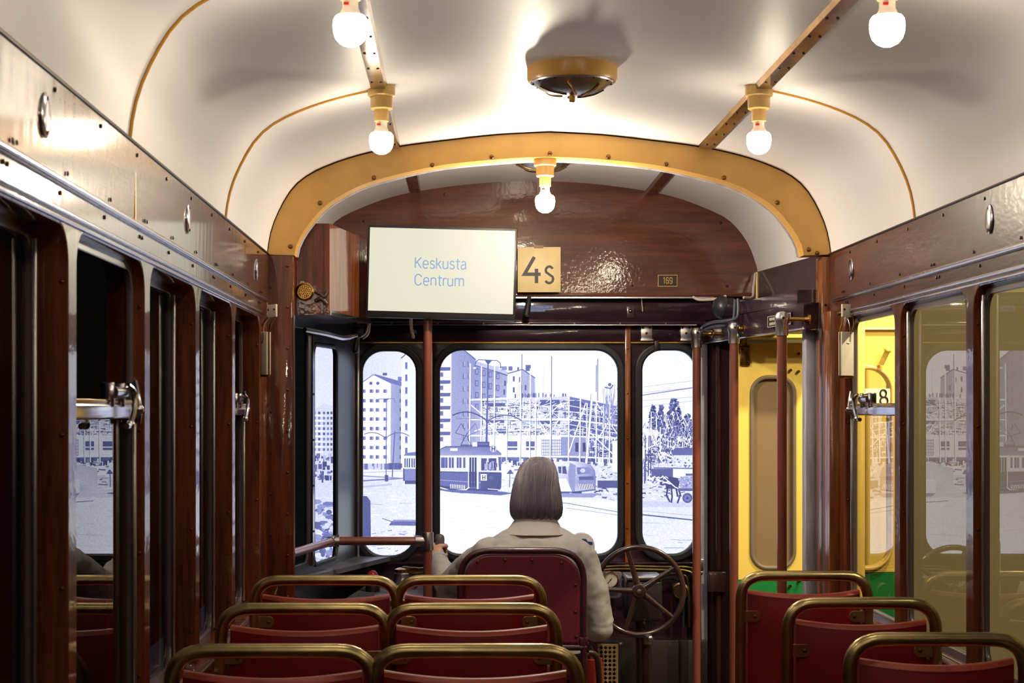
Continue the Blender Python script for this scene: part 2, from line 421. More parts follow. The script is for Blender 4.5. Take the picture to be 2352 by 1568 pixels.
# friezes: two glossy bands, gutter rails
TRIM = [0]
def trim(m, mat, label, **kw):
    TRIM[0] += 1
    return tag(m.build('trim_%d' % TRIM[0], mat, **kw), label, kind='structure')
ZG = H + .392                                   # gutter height
def frieze(x, s, side):
    MF = M_MAHOG_H if s > 0 else M_MAHOG_W
    tilt = .0045
    m = MB(); m.prism([(x + s * .001, YBACK, ZG), (x + s * (.001 + tilt), YBACK, H + .561), (x - s * .03, YBACK, H + .561), (x - s * .03, YBACK, ZG)], (0, YB - YBACK, 0))
    up = trim(m, MF, 'glossy upper mahogany frieze above the %s windows' % side)
    m = MB(); m.prism([(x + s * .0005, YBACK, H + .345), (x + s * .0022, YBACK, ZG), (x - s * .03, YBACK, ZG), (x - s * .03, YBACK, H + .345)], (0, YB - YBACK - .03, 0))
    lo = trim(m, MF, 'glossy lower mahogany window header on the %s' % side)
    m = MB(); m.tube([(x + s * .006, YBACK, ZG), (x + s * .006, YB - .05, ZG)], .008, 10)
    trim(m, M_CHROME, 'bright gutter rail between the frieze bands on the %s' % side)
    m = MB(); m.tube([(x + s * .003, YBACK, H + .342), (x + s * .003, YB - .1, H + .342)], .0055, 10)
    m.tube([(x + s * .002, YBACK, H + .328), (x + s * .002, YB - .1, H + .328)], .003, 8)
    trim(m, M_CHROME, 'bright head rail over the %s windows' % side)
    m = MB(); m.tube([(x + s * .006, YBACK, H + .562), (x + s * .006, YB - .003, H + .562)], .004, 8)
    trim(m, M_SCREWDK, 'thin dark bead where frieze meets ceiling on the %s' % side)
    for i in range(10):
        y = 2.5 + i * .37
        screw(up, (x + s * .0053, y, H + .54), (s, 0, 0), .0045, M_SCREWDK)
        screw(up, (x + s * .003, y + .1, H + .412), (s, 0, 0), .0045, M_SCREWDK)
        screw(lo, (x + s * .002, y + .05, H + .372), (s, 0, 0), .0045, M_SCREWDK)
        if i % 3 == 0:
            screw(lo, (x + s * .002, y + .075, H + .372), (s, 0, 0), .0045, M_SCREWDK)
            screw(up, (x + s * .003, y + .125, H + .412), (s, 0, 0), .0045, M_SCREWDK)
    m = MB()
    m.box(min(x, x + s * .004), max(x, x + s * .004), 3.60, 3.606, ZG + .01, H + .555)
    trim(m, M_BRASS, 'narrow joint strip in the %s upper frieze' % side)
frieze(XL, 1, 'left'); frieze(XR, -1, 'right')
# sill rails
for x, s, side in ((XL, 1, 'left'), (XR, -1, 'right')):
    m = MB(); m.box(x - s * .06, x + s * .012, YBACK, YB - .02, ZS - .03, ZS - .004, bev=.004)
    trim(m, M_PILLAR, 'amber wood sill ledge under the %s windows' % side)
    m = MB(); m.tube([(x + s * .014, YBACK, ZS - .01), (x + s * .014, YB - .03, ZS - .01)], .006, 8)
    trim(m, M_CHROME, 'bright edge rail along the %s sill' % side)
# ceiling beads
for i, y in enumerate((5.02, 3.54, 2.06)):
    m = MB(); 
    for sd in (-1, 1):
        m.tube([(p.x + (XC - p.x) * .003, y, p.z - .002) for p in prof if (p.x - XC) * sd > .55], .0036, 8)
    trim(m, M_BEAD, 'thin ochre bead across the ceiling, %s' % ('nearest the cab', 'midway along', 'overhead')[i])

# bulkhead: yellow arch on two pillars
m = MB()
oa, ia = at_y(prof, YB), at_y(inner, YB)
ob, ib = at_y(prof, YB + .1), at_y(inner, YB + .1)
ob2 = [p for p in ob]
A = [m.bm.verts.new(p) for p in oa]; B = [m.bm.verts.new(p) for p in ia]
A2 = [m.bm.verts.new(p) for p in ob2]; B2 = [m.bm.verts.new(p) for p in ib]
n = len(A)
for i in range(n - 1):
    m.bm.faces.new((A[i], A[i + 1], B[i + 1], B[i])); m.bm.faces.new((A2[i + 1], A2[i], B2[i], B2[i + 1]))
    m.bm.faces.new((B[i], B[i + 1], B2[i + 1], B2[i]))
m.bm.faces.new((A[0], B[0], B2[0], A2[0])); m.bm.faces.new((A[-1], A2[-1], B2[-1], B[-1]))
arch = trim(m, M_TAN, 'tan yellow arch beam between saloon and cab')
m = MB(); m.tube([(p.x, YB - .001, p.z - .001) for p in prof], .003, 6)
trim(m, M_SCREWDK, 'dark caulk line round the yellow arch')
m = MB(); m.tube([(p.x, YB + .1, p.z + .002) for p in inner], .007, 8)
trim(m, M_WORNWHITE, 'pale rounded lip along the inner edge of the arch')
for px, py in ((735, 466), (859, 408), (993, 379), (1129, 360), (1263, 352), (1397, 360), (1530, 377), (1663, 408), (1786, 465), (667, 566), (1858, 573), (1877, 581)):
    screw(arch, P(px, py, YB - .0005), (0, -1, 0), .0085, M_SCREW)
m = MB(); m.box(XL - .02, X(672, YB), YB, YB + .1, 0, H + .559, bev=.004)
pl_ = trim(m, M_MAHOG, 'mahogany pillar left of the cab opening')
for i in range(9):
    screw(pl_, P(660, 610 + i * 95, YB - .0005), (0, -1, 0), .0055)
    screw(pl_, P(622, 660 + i * 95, YB - .0005), (0, -1, 0), .0045, M_SCREWDK)
m = MB(); m.tube([(X(674, YB), YB + .004, 0), (X(674, YB), YB + .004, Z(725, YB))], .005, 8)
trim(m, M_CHROME, 'bright edge strip on the left cab pillar')
m = MB(); m.box(X(1887, YB), XR + .02, YB, YB + .1, 0, H + .553, bev=.004)
pr_ = trim(m, M_PILLAR, 'amber wood pillar right of the cab opening')
for i in range(8): screw(pr_, P(1896, 700 + i * 104, YB - .0005), (0, -1, 0), .005, M_SCREWDK)
m = MB(); m.box(XR - .035, XR + .02, YB - .135, YB, 0, H + .35, bev=.004)
trim(m, M_PILLAR, 'amber wood post beside the right-hand front window')

# side windows
WN = [0]
def window(label):
    WN[0] += 1
    return thing('window_%d' % WN[0], (0, 0, 0), label, kind='structure')
def side_window(x, s, k, sash, side):
    a, b = opening(k)
    xg = x - s * (.031 if (side == 'left' and k == 3) or side == 'right' else .066)
    w = window('%s saloon window, %s from the cab' % (side, ('first', 'second', 'third', 'fourth', 'fifth', 'sixth')[k]))
    w.location = (xg, (a + b) / 2, ZS)
    m = MB()
    m.plate(rrect(a - .01, b + .01, ZS - .01, ZT + .01, .03), [rrect(a + .018, b - .018, ZS + .02, ZT - .02, .05)], .014, YZ(xg), bev=.003)
    m.build('frame', M_FRAME, w)
    zt = H + .0 if sash else ZT - .01
    m = MB(); m.box(xg - .002 - s * .006, xg + .002 - s * .006, a + .005, b - .005, ZS + .005, zt)
    m.build('pane', M_GLASSDUST if sash else M_GLASSSIDE, w)
    m = MB()
    m.box(xg + s * .008, xg + s * .018, b - .03, b - .018, ZS + .02, zt if sash else ZT - .02, bev=.003)
    m.build('glazing_bead', M_STEEL, w)
    if sash:
        xr = xg + s * .012
        m = MB(); m.box(xr - .014, xr + .014, a + .005, b - .005, H - .02, H + .012, bev=.006, seg=3)
        r = m.build('sash_rail', M_CHROME, w)
        m = MB(); m.box(xr - .01, xr + .01, a + .005, b - .005, H + .012, H + .02, bev=.002)
        m.build('rail_cap', M_BRASS, w)
        # latch: barrel, lever and keeper
        yc = (a + b) / 2 + .06
        m = MB(); m.tube([(xr + s * .012, yc - .05, H + .034), (xr + s * .012, yc + .06, H + .034)], .014, 14)
        m.box(xr + s * .004 - .014, xr + s * .004 + .014, yc - .055, yc - .045, H + .005, H + .055, bev=.003)
        m.box(xr + s * .004 - .014, xr + s * .004 + .014, yc + .055, yc + .065, H + .005, H + .055, bev=.003)
        lt = m.build('latch', M_CHROME, w)
        m = MB(); m.tube(smooth_path([(xr + s * .024, yc + .06, H + .05), (xr + s * .034, yc + .075, H + .035), (xr + s * .034, yc + .07, H + .0), (xr + s * .03, yc + .055, H - .03)]), .006, 8)
        m.ball((xr + s * .03, yc + .05, H - .032), .010); m.tube([(xr + s * .03, yc + .05, H - .032), (xr + s * .03, yc + .01, H - .034)], .007, 8)
        m.build('lever', M_CHROME, w)
        m = MB(); m.tube(smooth_path([(xg + s * .012, b - .012, H + .06), (xg + s * .020, b - .03, H + .035), (xg + s * .026, b - .035, H), (xg + s * .022, b - .03, H - .03)]), .007, 8)
        m.ball((xg + s * .026, b - .036, H + .0), .011)
        m.build('rail_end_guide', M_CHROME, w)
    return w
for k in open_k:
    side_window(XL, 1, k, k in (0, 3), 'left'); side_window(XR, -1, k, k == 0, 'right')

# ------------------------------------------------------------------ cab shell
Y1 = 7.42
m = MB()                                         # brown front panel following the ceiling curve
pts = [V((p.x, Y1, p.z + .004)) for p in front]
zb = Z(679, Y1)
poly = [V((pts[0].x, Y1, zb))] + pts + [V((pts[-1].x, Y1, zb))]
m.prism(poly, (0, .05, 0))
fp = trim(m, M_PANEL, 'varnished mahogany panel over the cab windows')
for px, py in ((836, 508), (1655, 512), (1452, 655), (1670, 657), (1022, 446), (1250, 600)): screw(fp, P(px, py, Y1 - .0005), (0, -1, 0), .006, M_SCREWDK)
m = MB(); m.box(X(700, Y1), X(1735, Y1), Y1 - .012, Y1 + .01, zb - .006, zb + .012, bev=.004)
trim(m, M_PANEL, 'mahogany lip under the front panel')
m = MB(); m.box(X(840, Y1), X(1640, Y1), Y1 - .014, Y1 - .004, zb - .012, zb - .006)
trim(m, M_CHROME, 'bright strip under the mahogany lip')
# front wall with three windows
YW = 7.5
def XW(px): return X(px, YW)
def ZW(py): return Z(py, YW)
fw = [(832, 957, 805, 1277), (1009, 1420, 803, 1273), (1473, 1598, 803, 1273)]
RAD = [(.095, .115, .095, .095), (.09, .09, .1, .1), (.1, .1, .09, .09)]
holes = [rrect(XW(a), XW(b), ZW(d), ZW(c), r) for (a, b, c, d), r in zip(fw, RAD)]
m = MB(); m.plate([(-.445, 0), (1.11, 0), (1.11, H + .36), (XC + .98, H + .36), (XC + .98, 2.12), (XC - .98, 2.12), (XC - .98, H + .36), (-.445, H + .36)], holes, .05, XZ(YW + .025), bev=.004)
tag(m.build('wall_front', M_DARKWOOD), 'dark wooden front wall of the driver cab', kind='structure')
for i, ((a, b, c, d), r) in enumerate(zip(fw, RAD)):
    w = window(('narrow left windscreen pane with rounded corners', 'wide centre windscreen pane with rounded corners', 'narrow right windscreen pane with rounded corners')[i])
    w.location = ((XW(a) + XW(b)) / 2, YW, ZW(d))
    g = .030
    m = MB(); m.plate(rrect(XW(a) - g, XW(b) + g, ZW(d) - g, ZW(c) + g, tuple(q + g for q in r)), [rrect(XW(a) + .004, XW(b) - .004, ZW(d) + .004, ZW(c) - .004, tuple(q - .004 for q in r))], .03, XZ(YW - .004), bev=.008)
    m.build('gasket', M_RUBBER, w)
    m = MB(); m.plate(rrect(XW(a), XW(b), ZW(d), ZW(c), r), [], .004, XZ(YW + .03))
    m.build('pane', M_GLASS, w)
# ledges and beams across the front
def hbar(py0, py1, px0, px1, y0, y1, mat, label, bev=.003):
    m = MB(); m.box(X(px0, y0), X(px1, y0), y0, y1, Z(py1, y0), Z(py0, y0), bev=bev); return trim(m, mat, label)
hbar(682, 738, 770, 1700, 7.47, 7.5, M_DARKWOOD, 'dark recessed header board under the mahogany panel')
led = hbar(738, 746, 800, 1640, 7.43, 7.5, M_DARKWOOD, 'shallow ledge moulding across the front wall')
hbar(745, 747, 760, 1600, 7.425, 7.44, M_CHROME, 'bright line under the front ledge', 0)
hbar(748, 785, 800, 1620, 7.485, 7.5, M_DARKWOOD, 'mahogany rail above the windscreen panes')
hbar(785, 788, 820, 1610, 7.478, 7.49, M_BRASS, 'thin brass line above the windscreen panes', 0)
hbar(1291, 1296, 820, 1600, 7.47, 7.5, M_DARKWOOD, 'dark sill moulding under the windscreen panes')
for px in range(900, 1600, 105): screw(led, P(px, 743, 7.429), (0, -1, 0), .0045)
m = MB(); m.box(XW(1434), XW(1447), YW - .03, YW, ZW(1300), ZW(746), bev=.003)
st = trim(m, M_PILLAR, 'amber wood batten between centre and right panes')
for i in range(6): screw(st, P(1441, 800 + i * 103, YW - .0305), (0, -1, 0), .005)
m = MB(); m.box(XW(820), XW(826), YW - .02, YW, ZW(1290), ZW(748), bev=.002)
trim(m, M_STEEL, 'bright upright strip left of the narrow left pane')
# left cab wall (tapering inwards)
Lp0, Lp1 = V((-.66, YB + .1, 0)), V((-.433, YW, 0))
du = (Lp1 - Lp0).normalized(); nL = V((du.y, -du.x, 0)); LL = (Lp1 - Lp0).length
ML = Matrix(((du.x, 0, nL.x, Lp0.x), (du.y, 0, nL.y, Lp0.y), (0, 1, 0, 0), (0, 0, 0, 1)))
def sL(y): return (y - Lp0.y) / du.y
hl = [rrect(sL(6.3), sL(6.70), Z(1300, 6.5), Z(752, 6.55), .05), rrect(sL(6.77), sL(7.14), Z(1292, 6.9), Z(792, 6.9), .045)]
m = MB(); m.plate([(0, 0), (LL, 0), (LL, 1.86), (0, 1.86)], hl, .016, ML @ Matrix.Translation((0, 0, -.008)), bev=.003)
tag(m.build('wall_cab_left', M_DARKGREY), 'dark painted left wall of the driver cab', kind='structure')
w = window('narrow side window in the left cab wall'); w.location = ML @ V((sL(6.93), Z(1292, 6.9), 0))
m = MB(); m.plate(rrect(sL(6.755), sL(7.155), Z(1297, 6.9), Z(787, 6.9), .055), [rrect(sL(6.78), sL(7.13), Z(1286, 6.9), Z(798, 6.9), .04)], .014, ML, bev=.006)
m.build('gasket', M_RUBBER, w)
m = MB(); m.plate(rrect(sL(6.77), sL(7.14), Z(1292, 6.9), Z(792, 6.9), .045), [], .003, ML @ Matrix.Translation((0, 0, -.012))); m.build('pane', glass('thin_side_glass', ior=1.25), w)
w = window('dark drop window in the left cab wall beside the pillar'); w.location = ML @ V((sL(6.5), Z(1300, 6.5), 0))
m = MB(); m.plate(rrect(sL(6.3), sL(6.70), Z(1300, 6.5), Z(752, 6.55), .05), [], .004, ML @ Matrix.Translation((0, 0, -.012))); m.build('pane', M_GLASSGREY, w)
m = MB(); m.box(sL(6.722), sL(6.748), .0, .012, 0, 1, M=Matrix())
m.xf(Matrix(((1, 0, 0, 0), (0, 0, 1, Z(1300, 6.7)), (0, 1, 0, .0), (0, 0, 0, 1)))); m.xf(Matrix.Diagonal((1, 1, 1, 1)))
for v in m.bm.verts: v.co.y = Z(1300, 6.7) + (v.co.y - Z(1300, 6.7)) * (Z(760, 6.7) - Z(1300, 6.7))
m.xf(ML)
tr = trim(m, M_CHROME, 'bright mullion strip between the left cab windows')
for i in range(5): screw(tr, ML @ V((sL(6.735), Z(800 + 105 * i, 6.73), .0125)), nL, .004, M_SCREWDK)
m = MB(); m.box(-.70, -.40, 6.97, YW, Z(738, 7.45), Z(730, 7.45))
trim(m, M_DARKWOOD, 'soffit board over the left cab wall')
m = MB(); m.box(-.72, -.66, 6.26, YW, 1.83, 2.1)
tag(m.build('wall_cab_upper_left', M_DARKWOOD), 'upper left cab wall behind the cabinet', kind='structure')
m = MB(); m.prism([(-.60, 6.5, Z(1312, 7)), (-.28, 7.5, Z(1312, 7)), (-.44, 7.5, Z(1312, 7)), (-.66, 6.3, Z(1312, 7))], (0, 0, .02))
trim(m, M_SHELF, 'grey sill shelf under the left cab windows')
# right cab wall: header panel, soffit, tapered door lintel, corner panel
m = MB(); m.prism([(X(1885, 6.25), 6.25, H + .43), (X(1885, 6.25), 6.25, H + .57), (X(1737, Y1), Y1, H + .60), (X(1737, Y1), Y1, H + .44)], (.05, 0, 0))
hp = trim(m, M_DARKWOOD, 'dark glossy header panel over the cab doorway')
m = MB(); m.tube([(X(1738, Y1) - .002, Y1 - .02, H + .598), (X(1738, Y1) - .002, Y1 - .02, H + .45)], .006, 8)
trim(m, M_CREAMPL, 'pale edge bead at the end of the header panel')
m = MB(); m.tube([(X(1884, 6.25) - .002, 6.25, H + .432), (X(1740, Y1), Y1 - .02, H + .442)], .005, 8)
trim(m, M_CHROME, 'bright lower edge of the header panel')
m = MB(); m.prism([(1.26, 6.25, H + .39), (1.10, 7.47, H + .39), (1.42, 7.47, H + .39), (1.42, 6.25, H + .39)], (0, 0, .05))
trim(m, M_DARKWOOD, 'dark soffit over the cab doorway')
LB = [(1.265, 6.16), (1.095, 7.45)]
m = MB(); m.prism([(LB[0][0], LB[0][1], H + .295), (LB[1][0], LB[1][1], H + .29), (LB[1][0], LB[1][1], H + .385), (LB[0][0], LB[0][1], H + .388)], (.06, .008, 0))
lb = trim(m, M_DARKWOOD, 'dark wooden lintel beam over the cab doorway')
m = MB(); m.tube([(LB[0][0] - .002, LB[0][1], H + .295), (LB[1][0] - .002, LB[1][1], H + .290)], .005, 8)
trim(m, M_CHROME, 'bright lower edge of the lintel beam')
Rq = [(1.087, 7.47), (1.205, 7.27)]
m = MB(); m.prism([(Rq[0][0], Rq[0][1], 0), (Rq[1][0], Rq[1][1], 0), (Rq[1][0] + .04, Rq[1][1] + .03, 0), (Rq[0][0] + .04, Rq[0][1] + .03, 0)], (0, 0, H + .30))
tag(m.build('wall_cab_right', M_DARKWOOD_V), 'dark wooden corner panel between windscreen and doorway', kind='structure')
dR = (V((Rq[1][0], Rq[1][1], 0)) - V((Rq[0][0], Rq[0][1], 0))); 
def RW(t, off=.0): p = V((Rq[0][0], Rq[0][1], 0)) + dR * t; nn = V((dR.y, -dR.x, 0)).normalized(); return p + nn * off
m = MB(); p = RW(.12, .012); m.box(p.x - .014, p.x + .014, p.y - .014, p.y + .014, .2, Z(790, 7.4), bev=.003)
trim(m, M_WORNWHITE, 'pale metal door post strip by the front corner')
m = MB(); p = RW(.52, .006); m.tube([(p.x, p.y, Z(1308, 7.35)), (p.x, p.y, H + .28)], .012, 10)
m.tube([(p.x, p.y, .2), (p.x, p.y, Z(1362, 7.35))], .012, 10)
trim(m, M_DARKWOOD_V, 'dark upright bead on the corner panel')
m = MB(); p = RW(.62, .01); m.box(p.x - .055, p.x + .05, p.y - .012, p.y + .02, Z(1358, 7.35), Z(1312, 7.35), bev=.003)
trim(m, M_DARKWOOD_V, 'wooden block across the corner panel')
m = MB(); p = RW(.12, .03); m.box(p.x - .02, p.x + .012, p.y - .012, p.y + .01, Z(1312, 7.38), Z(1285, 7.38), bev=.003); m.box(p.x - .045, p.x + .008, p.y - .008, p.y + .01, Z(1322, 7.38), Z(1314, 7.38), bev=.002)
tag(m.build('door_catch', M_STEEL, at=(p.x, p.y, Z(1320, 7.38))), 'small steel door catch on the pale post by the right pane', 'catch')
m = MB(); m.box(X(1851, 6.3), X(1880, 6.3), 6.30, 6.37, 0, Z(757, 6.3), bev=.004)
trim(m, M_WORNWHITE, 'worn pale doorway jamb beside the amber pillar')
m = MB(); m.box(X(1880, 6.28), XR + .04, 6.255, 6.33, 0, H + .385)
trim(m, M_DARKWOOD_V, 'dark door pocket behind the amber pillar')

# ------------------------------------------------------------------ outside: yellow door leaf, parked tram, hall
YD = 7.27
d = thing('door_1', (1.37, YD, 0), 'folded open yellow and green door leaf seen through the cab doorway', kind='structure')
x0, x1 = X(1692, YD), X(1853, YD)
hole = rrect(X(1731, YD), X(1821, YD), Z(1300, YD), Z(870, YD), .06)
m = MB(); m.plate([(x0, Z(1331, YD)), (x1, Z(1331, YD)), (x1, Z(787, YD)), (x0, Z(787, YD))], [hole], .03, XZ(YD + .015), bev=.002); m.build('upper_panel', M_YELLOW, d)
m = MB(); m.box(x0, x1, YD, YD + .03, .1, Z(1331, YD) - .001); m.build('lower_panel', M_GREEN, d, label='green lower door panel')
m = MB(); m.plate(rrect(X(1722, YD), X(1829, YD), Z(1309, YD), Z(861, YD), .078), [rrect(X(1732, YD), X(1820, YD), Z(1299, YD), Z(871, YD), .058)], .034, XZ(YD + .008), bev=.007); m.build('gasket', M_GASKET, d)
m = MB(); m.plate(rrect(X(1730, YD), X(1822, YD), Z(1301, YD), Z(869, YD), .06), [], .004, XZ(YD + .015)); m.build('pane', M_GLASSLIT, d)
m = MB(); m.box(X(1699, YD), X(1722, YD), YD - .012, YD, Z(840, YD), Z(792, YD), bev=.002); m.box(X(1700, YD), X(1715, YD), YD - .03, YD, Z(795, YD), Z(780, YD), bev=.003); h_ = m.build('hinge', M_BRASS, d)
for px, py in ((1706, 802), (1718, 796), (1703, 832), (1718, 830)): screw(h_, P(px, py, YD - .0125), (0, -1, 0), .005, M_SCREWDK)
for px, py in ((1833, 812), (1833, 853), (1815, 850), (1814, 1345), (1835, 1333)):
    m = MB(); c = P(px, py, YD); m.tube([(c.x, c.y, c.z), (c.x, c.y - .016, c.z)], .0065, 6); m.build('bolt', M_BRASS, d)
m = MB(); m.box(1.19, 1.6, 7.10, YD + .03, H + .30, H + .315)
trim(m, M_YELLOW, 'yellow soffit board above the folded door leaf')
t = thing('parked_tram', (1.77, 7.3, -.45), 'yellow parked tram end seen through the first right window', 'tram')
YT = 7.3
hole = rrect(1.64, X(2044, YT), Z(1300, YT), Z(848, YT), .09)
m = MB(); m.plate([(1.60, .75), (1.93, .75), (1.93, 2.5), (1.60, 2.5)], [hole], .05, XZ(YT + .025), bev=.004); m.build('body_panel', M_YELLOW, t)
m = MB(); m.box(1.60, 1.93, YT, YT + .05, -.45, .749); m.build('skirt_panel', M_GREEN, t, label='green lower body panel')
m = MB(); m.plate(rrect(1.62, X(2050, YT), Z(1310, YT), Z(838, YT), .11), [rrect(1.64, X(2044, YT), Z(1300, YT), Z(848, YT), .09)], .03, XZ(YT - .006), bev=.006); m.build('window_gasket', M_CREAMPL, t)
m = MB(); m.box(1.6, 1.93, YT + .3, YT + .33, -.45, 2.4); m.build('inner_bulkhead', M_YELLOW, t)
m = MB(); m.box(1.60, 1.93, YT - .02, YT, Z(757, YT), Z(754, YT)); m.build('rain_strip', M_CARD, t)
m = MB(); m.box(X(1986, YT), X(2047, YT), YT - .012, YT - .002, Z(925, YT), Z(892, YT)); npl = m.build('number_plate', M_CARD, t, label='cream number plate reading 8')
m = MB(); c8 = V((X(2027, YT), YT - .014, 0))
m.tube([(c8.x + .013 * math.cos(a), c8.y, Z(903, YT) + .016 * math.sin(a)) for a in [i * math.pi / 8 for i in range(16)]], .0035, 6, closed=True)
m.tube([(c8.x + .003 + .016 * math.cos(a), c8.y, Z(920, YT) + .018 * math.sin(a)) for a in [i * math.pi / 8 for i in range(16)]], .0035, 6, closed=True)
m.build('numeral', M_INK, npl)
m = MB(); m.tube([P(2024, 836, YT - .03), P(2039, 804, YT - .06)], .012, 10); m.ball(P(2039, 803, YT - .06), .016); m.build('grab_handle', M_YELLOW, t)
m = MB(); m.box(X(1967, 7.1), X(1985, 7.1), 7.08, 7.14, -.3, 2.2, bev=.006); m.build('corner_post', M_YELLOW, t)
m = MB(); m.box(3.6, 3.7, -3, 10.5, -.5, 3.8); tag(m.build('wall_hall_right', M_HALL), 'beige exhibition hall wall beyond the right windows', kind='structure')
m = MB(); m.box(1.3, 3.7, 8.5, 8.6, -.5, 3.8); tag(m.build('wall_hall_front', M_HALL), 'beige exhibition hall wall behind the parked tram', kind='structure')
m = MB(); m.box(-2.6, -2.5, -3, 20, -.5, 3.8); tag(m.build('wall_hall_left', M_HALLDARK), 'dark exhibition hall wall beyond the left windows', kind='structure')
# ------------------------------------------------------------------ backlit street photograph behind the windscreen
YM = 8.4
m_mural, nt_, b_ = new_mat('backlit_print')
_N = nt_.nodes.new; _L = nt_.links.new
_at = _N('ShaderNodeAttribute'); _at.attribute_name = 'Ink'
_tc = _N('ShaderNodeTexCoord'); _no = _N('ShaderNodeTexNoise'); _no.inputs['Scale'].default_value = 150; _no.inputs['Detail'].default_value = 5
_mr = _N('ShaderNodeMapRange'); _mr.inputs[1].default_value = .3; _mr.inputs[2].default_value = .7; _mr.inputs[3].default_value = .84; _mr.inputs[4].default_value = 1.06
_mx = _N('ShaderNodeMix'); _mx.data_type = 'RGBA'; _mx.blend_type = 'MULTIPLY'; _mx.inputs[0].default_value = 1
_L(_tc.outputs['Object'], _no.inputs[0]); _L(_no.outputs[0], _mr.inputs[0]); _L(_at.outputs['Color'], _mx.inputs[6]); _L(_mr.outputs[0], _mx.inputs[7])
_L(_mx.outputs[2], b_.inputs['Emission Color']); b_.inputs['Emission Strength'].default_value = MURAL_L
b_.inputs['Base Color'].default_value = (.01, .01, .01, 1); b_.inputs['Roughness'].default_value = .9; b_.inputs['Specular IOR Level'].default_value = 0
INK_D, INK_M, INK_W = rgb(20, 18, 58), rgb(114, 120, 180), rgb(238, 241, 254)
def ink(t):
    t = max(0, min(1, t))
    a, b, f = (INK_D, INK_M, t / .55) if t < .55 else (INK_M, INK_W, (t - .55) / .45)
    return tuple(a[i] + (b[i] - a[i]) * f for i in range(3)) + (1,)
class Print:
    def __init__(s, layer): s.v = []; s.f = []; s.c = []; s.base = YM - .003 * layer; s.k = 0; s.n = 0; s.scat = False
    def pt(s, p): s.v.append((X(p[0], YM), s.base - 1e-5 * (s.k + (s.n % 24 if s.scat else 0)), Z(p[1], YM))); return len(s.v) - 1
    def poly(s, pts, t):
        t = t if isinstance(t, (list, tuple)) else [t] * len(pts)
        if s.scat: s.n += 1
        else: s.k += 1
        s.f.append([s.pt(p) for p in pts]); s.c.append([ink(q) for q in t]); return s
    def sc(s, on): s.scat = on; s.k += 0 if on else 25
    def rect(s, x0, x1, y0, y1, t): return s.poly([(x0, y0), (x0, y1), (x1, y1), (x1, y0)], t)
    def vgrad(s, x0, x1, y0, y1, t0, t1): return s.poly([(x0, y0), (x0, y1), (x1, y1), (x1, y0)], [t0, t1, t1, t0])
    def line(s, pts, w, t):
        for (a, b), (c, d) in zip(pts, pts[1:]):
            l = math.hypot(c - a, d - b) or 1; nx, ny = -(d - b) / l * w / 2, (c - a) / l * w / 2
            s.poly([(a + nx, b + ny), (a - nx, b - ny), (c - nx, d - ny), (c + nx, d + ny)], t)
        return s
    def disc(s, x, y, r, t, n=14, ry=None): return s.poly([(x + r * math.cos(2 * math.pi * i / n), y - (ry or r) * math.sin(2 * math.pi * i / n)) for i in range(n)], t)
    def build(s, name, parent=None, label=None):
        me = bpy.data.meshes.new(name); off = world_loc(parent) if parent else V((0, 0, 0))
        me.from_pydata([tuple(V(v) - off) for v in s.v], [], s.f)
        a = me.color_attributes.new('Ink', 'FLOAT_COLOR', 'CORNER'); i = 0
        for cs in s.c:
            for c in cs: a.data[i].color = c; i += 1
        me.materials.append(m_mural); me.update()
        o = bpy.data.objects.new(name, me); COL.objects.link(o)
        if parent: o.parent = parent
        if label: o['label'] = label
        return o
R = random.Random(7)
mural = thing('street_photo_mural', (.35, YM, -.45), 'large backlit blue-toned street photograph filling the view beyond the windscreen', 'mural')
m = MB(); m.box(X(716, YM), X(1640, YM), YM + .004, YM + .06, -.45, Z(600, YM)); m.build('light_box', M_BLACK, mural)
p = Print(0)
xs = [716, 830, 960, 1060, 1420, 1520, 1640]; tt = [.80, .78, .86, .98, .98, .90, .86]
for a, b, q, r in zip(xs, xs[1:], tt, tt[1:]): p.poly([(a, 600), (a, 1135), (b, 1135), (b, 600)], [q, min(1, q + .08), min(1, r + .08), r])
p.build('printed_sky', mural)
# roadway
p = Print(1)
p.poly([(716, 1096), (716, 1420), (1640, 1420), (1640, 1120), (1420, 1098), (1100, 1088), (930, 1100)], [.78, .86, .92, .86, .86, .9, .86])
p.poly([(960, 1128), (960, 1280), (1420, 1290), (1420, 1150), (1180, 1142)], [.93, 1, 1, .96, .98])
p.sc(True)
for i in range(420):
    y = R.uniform(1100, 1400); x = R.uniform(716, 1640); l = R.uniform(8, 60); sl = R.uniform(-.05, .12)
    p.line([(x, y), (x + l, y + sl * l)], R.uniform(.6, 2.2), R.choice((.70, .78, .86, .92, .97, 1)) if x < 960 or x > 1430 else R.choice((.88, .93, .97, 1)))
p.sc(False)
p.sc(True)
for i in range(160):
    x, y = R.uniform(716, 958), R.uniform(1215, 1300); p.line([(x, y), (x + R.uniform(3, 14), y + R.uniform(-2, 2))], R.uniform(1, 3), R.choice((.6, .72, .9, 1)))
p.sc(False)
p.sc(True)
for i in range(90):
    x, y = R.uniform(716, 770), R.uniform(1150, 1300); p.disc(x, y, R.uniform(4, 14), R.choice((.35, .5, .6, .8)), 7, R.uniform(3, 8))
p.sc(False)
p.line([(1210, 1150), (1300, 1155), (1424, 1176)], 1.6, .45); p.line([(1300, 1166), (1424, 1183)], 1.2, .6)
p.line([(1424, 1176), (1640, 1199)], 3, .3); p.line([(1424, 1168), (1640, 1188)], 1.2, .7)
p.rect(1424, 1640, 1150, 1164, .78); p.line([(830, 1104), (925, 1098)], 3, .55); p.line([(830, 1118), (900, 1112)], 4, .72)
p.poly([(893, 1206), (900, 1196), (958, 1195), (958, 1207)], .42); p.line([(878, 1190), (905, 1199)], 2, .5); p.rect(903, 958, 1193, 1197, .62)
